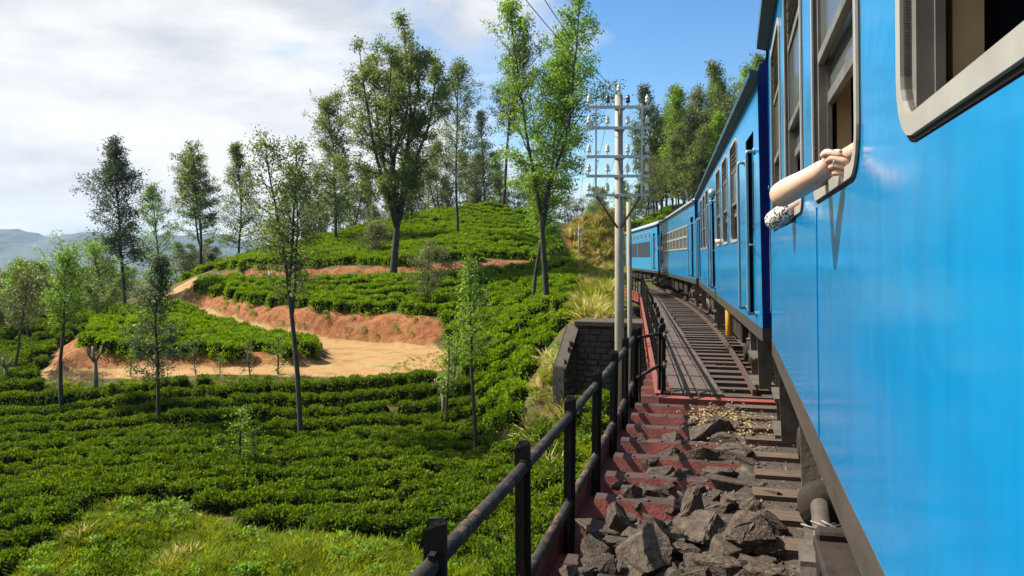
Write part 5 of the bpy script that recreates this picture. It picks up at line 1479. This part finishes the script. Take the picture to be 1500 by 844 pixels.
# ------------------------------------------------------------------ handrails
def post_mesh(name, w, d, h, mat):
    m = MB()
    w2, d2 = w / 2, d / 2
    m.hexa([(-w2, -d2, 0), (w2, -d2, 0), (w2, d2, 0), (-w2, d2, 0), (-w2, -d2, h - 0.05), (w2, -d2, h - 0.02), (w2, d2, h - 0.02), (-w2, d2, h - 0.05)])
    m.hexa([(-w2, -d2, h - 0.05), (w2, -d2, h - 0.02), (w2, d2, h - 0.02), (-w2, d2, h - 0.05), (-w2 + 0.025, -d2 + 0.008, h - 0.005), (w2 - 0.02, -d2 + 0.008, h), (w2 - 0.02, d2 - 0.008, h), (-w2 + 0.025, d2 - 0.008, h - 0.005)])
    m.b2((-0.012, -d2 - 0.05, 0), (0.012, -d2 + 0.0, h - 0.12))
    return m.mesh(name, mat)
def handrail(name, l, s0, n, sp, ztop, zup, zlow, zbase, r_, w, label, wob=0.0):
    F = globals()['G' if s0 >= S_END else 'F']
    root = empty(name, F(s0, l, zbase)); tag(root, label, 'railing')
    pm = post_mesh('post', w, 0.035, ztop - zbase, 'black_iron')
    r = random.Random(int(l * 100))
    for i in range(n):
        s_ = s0 + i * sp
        o = inst('post', pm, None, F(s_, l, zbase), (r.uniform(-wob, wob), r.uniform(-wob, wob), -phi(s_) + R(8)), (1, 1, 1 + r.uniform(-0.015, 0.015)))
        child(o, root)
    for z in (zup, zlow):
        pts = [F(s_, l + 0.0, z + r.uniform(-0.004, 0.004)) for s_ in np.arange(s0 - 0.6, s0 + (n - 1) * sp + 0.25, sp / 2)]
        mb = MB(); mb.tube(pts, r_, 10); child(mb.build('rail', 'rail_iron'), root)
        mb = MB()                              # collars where the rail passes a post
        for i in range(n):
            s_ = s0 + i * sp
            mb.tube([F(s_ - 0.035, l, z), F(s_ + 0.035, l, z)], r_ * 1.22, 10)
        child(tag(mb.build('collars', 'black_iron'), kind='stuff'), root)
    return root
handrail('handrail', -2.96, 1.26, 8, 1.38, 0.86, 0.70, 0.06, -0.30, 0.034, 0.085, 'thick black iron railing with round rails along the near red deck', 0.012)
handrail('handrail', -2.52, S_END + 0.55, 40, 1.32, 0.86, 0.72, 0.28, -0.62, 0.026, 0.07, 'thinner black railing along the plank walkway of the curved span', 0.012)
# the short return where the two railings meet
root = empty('railing_gate', F(S_END + 0.35, -2.75, -0.3)); tag(root, 'black iron return bar joining the two railings', 'railing')
mb = MB(); mb.tube([F(S_END - 0.25, -2.96, 0.70), F(S_END + 0.55, -2.52, 0.72)], 0.026, 8); child(mb.build('rail', 'rail_iron'), root)
mb = MB(); mb.tube([F(S_END - 0.25, -2.96, 0.1), F(S_END + 0.55, -2.52, 0.28)], 0.026, 8); child(mb.build('rail', 'rail_iron'), root)
for q in (0.0, 0.5): child(inst('post', post_mesh('post', 0.08, 0.035, 1.4, 'black_iron'), None, F(S_END - 0.1 + q, -2.9 + q * 0.6, -0.55), (0, 0, R(20))), root)

# ------------------------------------------------------------------ masonry abutment with wing wall and the far pier
def blocks(mb, p0, u, n_, W, H, top=None, bl=(0.42, 0.22), dep=0.09, seed=0):
    """courses of rough stone blocks on the plane p0 + a*u + z, facing n_; `top(a)` limits the height"""
    r = random.Random(seed)
    u = Vector(u).normalized(); n_ = Vector(n_).normalized(); p0 = Vector(p0)
    z = 0.0; row = 0
    while z < H - 0.05:
        hh = min(bl[1] * r.uniform(0.9, 1.1), H - z)
        a = -(row % 2) * bl[0] * 0.5
        while a < W - 0.03:
            ww = bl[0] * r.uniform(0.75, 1.25)
            a0, a1 = max(a, 0) + 0.012, min(a + ww, W) - 0.012
            if a1 - a0 > 0.06 and (top is None or z + hh * 0.7 < top((a0 + a1) / 2)):
                d = dep * r.uniform(0.2, 1.0)
                c = [(a0, z + 0.012), (a1, z + 0.012), (a1, z + hh - 0.012), (a0, z + hh - 0.012)]
                q = 0.03
                ci = [(a0 + q, z + 0.012 + q), (a1 - q, z + 0.012 + q), (a1 - q, z + hh - 0.012 - q), (a0 + q, z + hh - 0.012 - q)]
                V = [p0 + u * x + Vector((0, 0, y)) for x, y in c] + [p0 + u * x + Vector((0, 0, y)) + n_ * (d + r.uniform(-.015, .015)) for x, y in ci]
                mb.add(V, [(4, 5, 6, 7)] + [(i, (i + 1) % 4, 4 + (i + 1) % 4, 4 + i) for i in range(4)])
            a += ww
        z += hh; row += 1
def abutment():
    # front block facing the near span
    A = at(846, 480, 27); B = F(26.6, -1.4); zt = at(860, 478, 26.8).z
    root = empty('stone_abutment', (A.x, A.y, zt - 4.2)); tag(root, 'dark rough stone abutment with sloping wing wall under the bridge', 'abutment')
    u = Vector((B.x - A.x, B.y - A.y, 0)); W = u.length; u.normalize(); n_ = Vector((u.y, -u.x, 0))
    if n_.y > 0: n_ = -n_
    H = 4.2
    m = MB(); p = [Vector((A.x, A.y, zt - H)), Vector((B.x, B.y, zt - H))]; p += [p[1] - n_ * 1.5, p[0] - n_ * 1.5]
    m.hexa(p + [q + Vector((0, 0, H)) for q in p]); child(m.build('core', 'mortar'), root)
    m = MB(); blocks(m, (A.x, A.y, zt - H), u, n_, W, H, seed=1); child(tag(m.build('stone_blocks', 'masonry'), kind='stuff'), root)
    m = MB(); p = [Vector((A.x, A.y, zt)) + n_ * 0.12 - u * 0.1, Vector((B.x, B.y, zt)) + n_ * 0.12]; p += [p[1] - n_ * 1.7, p[0] - n_ * 1.7]
    m.hexa(p + [q + Vector((0, 0, 0.18)) for q in p]); child(m.build('coping', 'coping', None, 0.02), root)
    # wing wall running down to the left front
    E = at(826, 540, 26.4)
    Dv = Vector((E.x - A.x, E.y - A.y, 0)); Wl = Dv.length; d = Dv.normalized(); nw = Vector((d.y, -d.x, 0))
    if nw.y > 0: nw = -nw
    ze = E.z
    zb = zt - H
    m = MB(); th = 0.5
    def quadw(off): return [Vector((A.x, A.y, zb)) + off, Vector((E.x, E.y, zb)) + off, Vector((E.x, E.y, ze)) + off, Vector((A.x, A.y, zt)) + off]
    q0, q1 = quadw(Vector()), quadw(-nw * th)
    m.add(q0 + q1, [(0, 1, 2, 3), (7, 6, 5, 4), (0, 4, 5, 1), (1, 5, 6, 2), (2, 6, 7, 3), (3, 7, 4, 0)]); child(m.build('wing_core', 'mortar'), root)
    m = MB(); blocks(m, (A.x, A.y, zb), d, nw, Wl, H, top=lambda a: (zt - zb) + (ze - zt) * a / Wl, seed=2); child(tag(m.build('stone_blocks', 'masonry'), kind='stuff'), root)
    m = MB(); o1, o2 = nw * 0.10, -nw * 0.4
    m.hexa([q0[3] + o1, q0[2] + o1, q0[2] + o2, q0[3] + o2] + [v + Vector((0, 0, 0.07)) for v in (q0[3] + o1, q0[2] + o1, q0[2] + o2, q0[3] + o2)]); child(m.build('coping', 'coping'), root)
    return root
abutment()
def far_pier():
    c = F(40, -2.75); z1 = -0.68
    root = empty('stone_pier', (c.x, c.y, -3.2)); tag(root, 'small square stone pier under the far red girder', 'pier')
    ph = phi(40)
    m = MB(); m.box((0, 0, 1.26), (0.9, 0.9, 2.5)); core = m.build('core', 'mortar', root); core.rotation_euler = (0, 0, -ph)
    m = MB()
    blocks(m, (-0.45, -0.45, 0.02), (1, 0, 0), (0, -1, 0), 0.9, 2.48, seed=5, dep=0.06); blocks(m, (-0.45, 0.45, 0.02), (0, -1, 0), (-1, 0, 0), 0.9, 2.48, seed=6, dep=0.06)
    b = m.build('stone_blocks', 'masonry', root); tag(b, kind='stuff'); b.rotation_euler = (0, 0, -ph)
far_pier()

# ------------------------------------------------------------------ telegraph poles
def insulator_mesh(mat):
    m = MB(); m.lathe([(0.012, -0.06), (0.012, 0.02), (0.05, 0.02), (0.055, 0.06), (0.036, 0.075), (0.05, 0.10), (0.042, 0.145), (0.022, 0.16), (0.03, 0.175), (0.012, 0.195)], n=12)
    return m.mesh('insulator', mat)
INS, INSD = insulator_mesh('porcelain'), insulator_mesh('dark_porcelain')
def telegraph(px, Y, label, arms, xs, top, braces, scale=1.0, thin=None, base_z=None):
    x0 = (px - 750) / FPX * Y
    P = lambda qx, qy, dy=0.0: at(qx, qy, Y + dy)
    zb = h1(x0, Y) - 0.3
    zt = P(px, top).z
    root = empty('telegraph_pole', (x0, Y, zb)); tag(root, label, 'telegraph pole', 'telegraph poles by the line')
    m = MB(); m.tube([(0.10, 0, 0), (0.04, 0, (zt - zb) * 0.5), (0, 0, zt - zb)], [0.125 * scale, 0.105 * scale, 0.085 * scale], 14); m.build('pole', 'concrete_pole', root)
    inst('insulator', INS, root, (0, 0, zt - zb + 0.05))
    for ia, y in enumerate(arms):
        z = P(px, y).z - zb
        a, b = (xs[0] - px) * Y / FPX - 0.06, (xs[-1] - px) * Y / FPX + 0.06
        m = MB(); m.b2((a, -0.16 * scale, z - 0.03), (b, -0.10 * scale, z + 0.03)); arm = m.build('crossarm', 'galv', root)
        m = MB(); m.lathe([(0.115 * scale, -0.04), (0.12 * scale, 0), (0.115 * scale, 0.04)], (0.02, 0, z), 14); m.build('clamp', 'galv', root)
        for iq, qx in enumerate(xs):
            inst('insulator', INSD if (ia == 0 and iq in (1, 2)) else INS, arm, ((qx - px) * Y / FPX, -0.13 * scale, z + 0.08))
    for qx in braces:
        xx = (qx - px) * Y / FPX
        m = MB(); m.b2((xx - 0.02, -0.19 * scale, P(px, arms[-1]).z - zb - 0.05), (xx + 0.02, -0.165 * scale, P(px, arms[0]).z - zb + 0.05)); m.build('upright', 'galv', root)
        m = MB(); m.tube([(xx, -0.15 * scale, P(px, arms[-1]).z - zb), (0.0 + (0.05 if xx > 0 else -0.03), -0.1, P(px, arms[-1] + 47).z - zb)], 0.026, 6); m.build('brace', 'rust_strut', root)
    return root, zb, zt
YP = 17.0
tp, zb_, zt_ = telegraph(905, YP, 'tall concrete telegraph pole with five crossarms of white insulators beside the bridge', [158.7, 189, 230.7, 259, 286.7], [861, 888, 917, 945], 139, [871, 937])
m = MB(); a = at(921, 296, YP + 0.5); b = at(925, 640, YP + 0.5); m.tube([(a.x - tp.location.x, 0.5, a.z - zb_), (b.x - tp.location.x, 0.5, b.z - zb_ - 0.6)], 0.06, 10); m.build('strut_pole', 'concrete_pole', tp)
m = MB()
for z, q in ((3.0, .7), (2.2, .8), (1.4, .9)): m.tube([(0.05, 0, z), (0.25, 0.48, z + 0.02)], 0.02, 6)
m.build('tie_bar', 'rust_strut', tp)
telegraph(848, 74, 'small far telegraph pole standing before the dry grass bank', [338, 346], [842, 846, 850, 854], 332, [], 0.9)
def wire(a, b, sag, label):
    pts = [a.lerp(b, t) - Vector((0, 0, sag * 4 * t * (1 - t))) for t in np.linspace(0, 1, 26)]
    m = MB(); m.tube(pts, 0.006, 4); o = m.build('telegraph_wire', 'wire'); o['label'] = label; o['category'] = 'wire'; o['group'] = 'telegraph wires'
for q in range(2):
    a = at(903 + 12 * q, 132 + 14 * q, YP); wire(a, at(680 - 60 * q, -200, 7), 0.25, 'thin telegraph wire running overhead from the top of the tall pole')
for q, qx in enumerate((861, 888, 917, 945)):
    wire(at(qx, 181, YP - 0.13), at(842 + 4 * q, 336, 74), 0.9, 'thin telegraph wire from the tall pole to the far pole')

# ------------------------------------------------------------------ people
def skin_body(name, verts, edges, radii, mat, parent, root=0, sub=2):
    me = bpy.data.meshes.new(name); me.from_pydata([tuple(v) for v in verts], edges, []); me.update()
    o = bpy.data.objects.new(name, me); link(o, parent)
    sk = o.modifiers.new('skin', 'SKIN'); sk.use_smooth_shade = True; sk.branch_smoothing = 0.5
    if not me.skin_vertices: me.skin_vertices.new()
    for i, r_ in enumerate(radii):
        d = me.skin_vertices[0].data[i]; d.radius = r_ if isinstance(r_, tuple) else (r_, r_); d.use_root = (i == root)
    sb = o.modifiers.new('sub', 'SUBSURF'); sb.levels = sub; sb.render_levels = sub
    me.materials.append(MATS[mat])
    return o
class Sk:
    def __init__(self): self.v = []; self.e = []; self.r = []
    def p(self, co, r_, frm=None):
        self.v.append(Vector(co)); self.r.append(r_); i = len(self.v) - 1
        if frm is not None: self.e.append((frm, i))
        return i
H1 = Vector((math.sin(PHI0), math.cos(PHI0), 0)); N1 = nrm(PHI0)   # along the train, into the train
def seated(label, elbow, wrist, knuckle, shirt, sleeve=None, fingers=True, lift=0.0):
    """passenger sitting inside with one elbow out over the window sill"""
    base = Vector((elbow.x, elbow.y, 0)) + N1 * 0.62 + H1 * 0.30
    root = empty('person', (base.x, base.y, 1.66)); tag(root, label, 'person', 'passengers leaning out')
    L = lambda v: Vector(v) - root.location
    k = Sk()
    pel = k.p(L(base + Vector((0, 0, 1.80))), 0.15)
    bel = k.p(L(base + Vector((0, 0, 2.0))), 0.135, pel)
    che = k.p(L(base + Vector((0, 0, 2.22))), 0.15, bel)
    nk = k.p(L(base + Vector((0, 0, 2.42))), 0.055, che)
    hd = k.p(L(base + Vector((0, 0, 2.53))), 0.085, nk); k.p(L(base + Vector((0, 0, 2.63))), 0.08, hd)
    sh = k.p(L(base - N1 * 0.17 - H1 * 0.02 + Vector((0, 0, 2.32))), 0.062, che)
    mid = (Vector(elbow) + (base - N1 * 0.17 + Vector((0, 0, 2.32)))) / 2
    ua = k.p(L(mid), 0.046, sh)
    el = k.p(L(elbow), 0.046, ua)
    fm = k.p(L(elbow.lerp(wrist, 0.32)), 0.049, el)
    f2 = k.p(L(elbow.lerp(wrist, 0.72)), 0.037, fm)
    wr = k.p(L(wrist), (0.030, 0.034), f2)
    pm = k.p(L(wrist.lerp(knuckle, 0.55)), (0.034, 0.030), wr)
    osh = k.p(L(base + N1 * 0.17 + Vector((0, 0, 2.32))), 0.062, che)
    oe = k.p(L(base + N1 * 0.24 + Vector((0, 0, 2.05))), 0.045, osh); k.p(L(base + N1 * 0.12 - H1 * 0.22 + Vector((0, 0, 1.92))), 0.032, oe)
    for sg in (-0.09, 0.09):
        kn = k.p(L(base + N1 * sg - H1 * 0.42 + Vector((0, 0, 1.80))), 0.075, pel); k.p(L(base + N1 * sg - H1 * 0.44 + Vector((0, 0, 1.36))), 0.05, kn)
    body = skin_body('body', k.v, k.e, k.r, 'skin', root)
    u = (Vector(knuckle) - Vector(wrist)).normalized()
    side = u.cross(Vector((0, 0, 1))).normalized()         # across the hand, towards the train or away
    if side.dot(N1) < 0: side = -side
    up = side.cross(u).normalized()
    if up.z < 0: up = -up
    if fingers:
        for q in range(4):
            f = Sk()
            off = (q - 1.5) * 0.021
            across = (side * 0.5 - up * 0.86).normalized()
            st = wrist.lerp(knuckle, 0.62) + across * off
            le = (0.040, 0.046, 0.043, 0.034)[q]
            kn = knuckle + across * off * 1.1 - u * (0.0, -0.006, 0.0, 0.010)[q]
            curl = (side * 0.75 - up * 0.55).normalized()
            a0 = f.p(L(st), 0.0125); a1 = f.p(L(kn), 0.0125, a0)
            p2 = kn + (u * 0.55 + curl * 0.8).normalized() * le
            a2 = f.p(L(p2), 0.0105, a1)
            p3 = p2 + (curl - u * 0.25).normalized() * le * 0.7
            a3 = f.p(L(p3), 0.0095, a2)
            p4 = p3 + (curl * 0.5 - u * 0.9).normalized() * le * 0.55
            f.p(L(p4), 0.008, a3)
            skin_body('finger', f.v, f.e, f.r, 'skin', body)
        f = Sk()
        st = wrist.lerp(knuckle, 0.25) + up * 0.016
        a0 = f.p(L(st), 0.015); a1 = f.p(L(st + u * 0.035 + up * 0.014 + side * 0.006), 0.0135, a0); a2 = f.p(L(st + u * 0.070 + up * 0.012 + side * 0.012), 0.011, a1); f.p(L(st + u * 0.095 + up * 0.003 + side * 0.016), 0.009, a2)
        skin_body('thumb', f.v, f.e, f.r, 'skin', body)
        rg = MB()
        c = knuckle + (side * 0.5 - up * 0.86).normalized() * 0.0105 + u * 0.008
        ax = (u * 0.6 + side * 0.5 - up * 0.3).normalized(); a_ = ax.orthogonal().normalized(); b_ = ax.cross(a_)
        rg.tube([L(c + (a_ * math.cos(t) + b_ * math.sin(t)) * 0.0135) for t in np.linspace(0, 2 * math.pi, 18)], 0.002, 6, cap=False)
        rg.build('ring', 'galv', body)
    c = Sk(); a = c.p(L(base + Vector((0, 0, 1.76))), 0.175); a = c.p(L(base + Vector((0, 0, 2.02))), 0.16, a); a2 = c.p(L(base + Vector((0, 0, 2.24))), 0.175, a); c.p(L(base + Vector((0, 0, 2.36))), 0.08, a2)
    for sg in (-1, 1): c.p(L(base + N1 * 0.19 * sg + Vector((0, 0, 2.31))), 0.085, a2)
    skin_body('shirt', c.v, c.e, c.r, shirt, root)
    hb = MB(); hb.lathe([(0.02, 2.66), (0.075, 2.64), (0.104, 2.58), (0.108, 2.50), (0.085, 2.46), (0.06, 2.44)][::-1], n=16)
    hb.v = [tuple(L(base + Vector(v) + H1 * 0.03)) for v in hb.v]; hb.build('hair', 'hair', root)
    if sleeve:
        c = Sk(); sp = base - N1 * 0.17 + Vector((0, 0, 2.32))
        a = c.p(L(sp), 0.08); a = c.p(L(mid), 0.074, a); a = c.p(L(elbow.lerp(mid, 0.3)), 0.066, a); a = c.p(L(elbow), 0.058, a); a = c.p(L(elbow.lerp(wrist, 0.3)), 0.060, a); c.p(L(elbow.lerp(wrist, 0.75)), 0.054, a)
        skin_body('sleeve', c.v, c.e, c.r, sleeve, root)
    return root
seated('person resting a bare forearm on the near window sill, ring on the hand', at(1137, 290, 2.68), at(1203, 250, 2.42), at(1220, 236, 2.33), 'teal_cloth')
e2 = at(1128, 327, 4.35)
seated('person in a black and white spotted sleeve, elbow over the next window sill', e2, e2 + N1 * 0.16 - H1 * 0.16 + Vector((0, 0, 0.12)), e2 + N1 * 0.20 - H1 * 0.21 + Vector((0, 0, 0.13)), 'pattern_cloth', 'pattern_cloth')
def standing(loc, ang, dress, label, H=1.6):
    root = empty('person', loc, (0, 0, ang)); tag(root, label, 'person', 'passengers leaning out')
    s_ = H / 1.7
    k = Sk(); P = lambda x, y, z: Vector((x, y, z)) * s_
    pel = k.p(P(0, 0, 0.95), 0.13 * s_); ch = k.p(P(0, 0, 1.28), 0.14 * s_, pel); nk = k.p(P(-0.02, 0, 1.47), 0.05 * s_, ch); hd = k.p(P(-0.04, 0, 1.57), 0.085 * s_, nk); k.p(P(-0.04, 0, 1.66), 0.07 * s_, hd)
    for sg in (-1, 1):
        kn = k.p(P(0, 0.09 * sg, 0.5), 0.06 * s_, pel); an = k.p(P(0, 0.09 * sg, 0.08), 0.04 * s_, kn); k.p(P(-0.13, 0.1 * sg, 0.03), 0.03 * s_, an)
        sh = k.p(P(0, 0.18 * sg, 1.38), 0.055 * s_, ch); e = k.p(P(-0.12, 0.30 * sg, 1.2), 0.042 * s_, sh); w = k.p(P(-0.26, 0.42 * sg, 1.32), 0.03 * s_, e); k.p(P(-0.3, 0.45 * sg, 1.38), 0.028 * s_, w)
    skin_body('body', k.v, k.e, k.r, 'skin', root)
    c = Sk(); a = c.p(P(0, 0, 1.40), 0.12 * s_); a = c.p(P(0, 0, 1.25), 0.165 * s_, a); a = c.p(P(0, 0, 1.02), 0.145 * s_, a); a = c.p(P(0, 0, 0.7), 0.19 * s_, a); c.p(P(0, 0, 0.32), 0.21 * s_, a)
    skin_body('dress', c.v, c.e, c.r, dress, root)
    hb = MB(); hb.lathe([(0.06, 1.46), (0.1, 1.52), (0.108, 1.6), (0.095, 1.68), (0.03, 1.735)], n=14); hb.v = [tuple(P(v[0] + 0.0, v[1], v[2])) for v in hb.v]; hb.build('hair', 'hair', root)
q = car3.matrix_world if False else Matrix.LocRotScale(car3.location, car3.rotation_euler, None)
standing(q @ Vector((-1.40, h2 + 15.85, 1.21)), car3.rotation_euler.z, 'dress_cloth', 'person in a purple patterned dress standing in the far door of the third carriage')
q2 = Matrix.LocRotScale(car2.location, car2.rotation_euler, None)
def window_head(y, label, cloth, out=0.05):
    """passenger seen small at an open carriage window"""
    p = q2 @ Vector((XS + 0.26 - out, y, 1.66))
    root = empty('person', p, (0, 0, car2.rotation_euler.z)); tag(root, label, 'person', 'passengers leaning out')
    k = Sk()
    a = k.p((0.1, 0, 0.14), 0.15); c = k.p((0.08, 0, 0.5), 0.15, a); n_ = k.p((0.03, -0.02, 0.68), 0.05, c); h_ = k.p((0.0, -0.03, 0.80), 0.085, n_); k.p((0.0, -0.03, 0.88), 0.07, h_)
    s1_ = k.p((0.0, -0.17, 0.6), 0.055, c); e_ = k.p((-0.26, -0.22, 0.53), 0.045, s1_); w_ = k.p((-0.29, -0.02, 0.56), 0.034, e_); k.p((-0.28, 0.06, 0.57), 0.03, w_)
    s2_ = k.p((0.08, 0.18, 0.6), 0.055, c); e2_ = k.p((0.1, 0.22, 0.32), 0.045, s2_); k.p((-0.05, 0.12, 0.22), 0.032, e2_)
    for sg in (-0.09, 0.09):
        kn = k.p((0.1 + sg, -0.42, 0.14), 0.075, a); k.p((0.1 + sg, -0.44, -0.3), 0.05, kn)
    skin_body('body', k.v, k.e, k.r, 'skin', root)
    c = Sk(); a = c.p((0.1, 0, 0.1), 0.175); a = c.p((0.08, 0, 0.48), 0.17, a); c.p((0.05, 0, 0.63), 0.08, a); b = c.p((0.0, -0.17, 0.6), 0.075, a); c.p((-0.16, -0.2, 0.55), 0.06, b)
    skin_body('shirt', c.v, c.e, c.r, cloth, root)
    hb = MB(); hb.lathe([(0.07, 0.72), (0.1, 0.78), (0.1, 0.86), (0.05, 0.93)], (0.03, -0.01, 0), 14); hb.build('hair', 'hair', root)
window_head(h2 + 6.6, 'person in a pink shirt with a forearm on the sill of the second carriage', 'pink_cloth')

# ------------------------------------------------------------------ haze
def haze():
    m, nt, out = nodes_of('haze')
    v = nt.nodes.new('ShaderNodeVolumePrincipled')
    v.inputs['Color'].default_value = (0.42, 0.64, 1.0, 1)
    v.inputs['Density'].default_value = HAZE
    v.inputs['Anisotropy'].default_value = 0.2
    nt.links.new(v.outputs[0], out.inputs['Volume'])
    MATS['haze'] = m
    b = MB(); b.b2((-5800, -1500, -100), (5800, 3600, 150))
    o = b.build('haze', 'haze'); tag(o, 'pale blue haze filling the valley', 'haze', kind='stuff')
HAZE = 0.00009
haze()
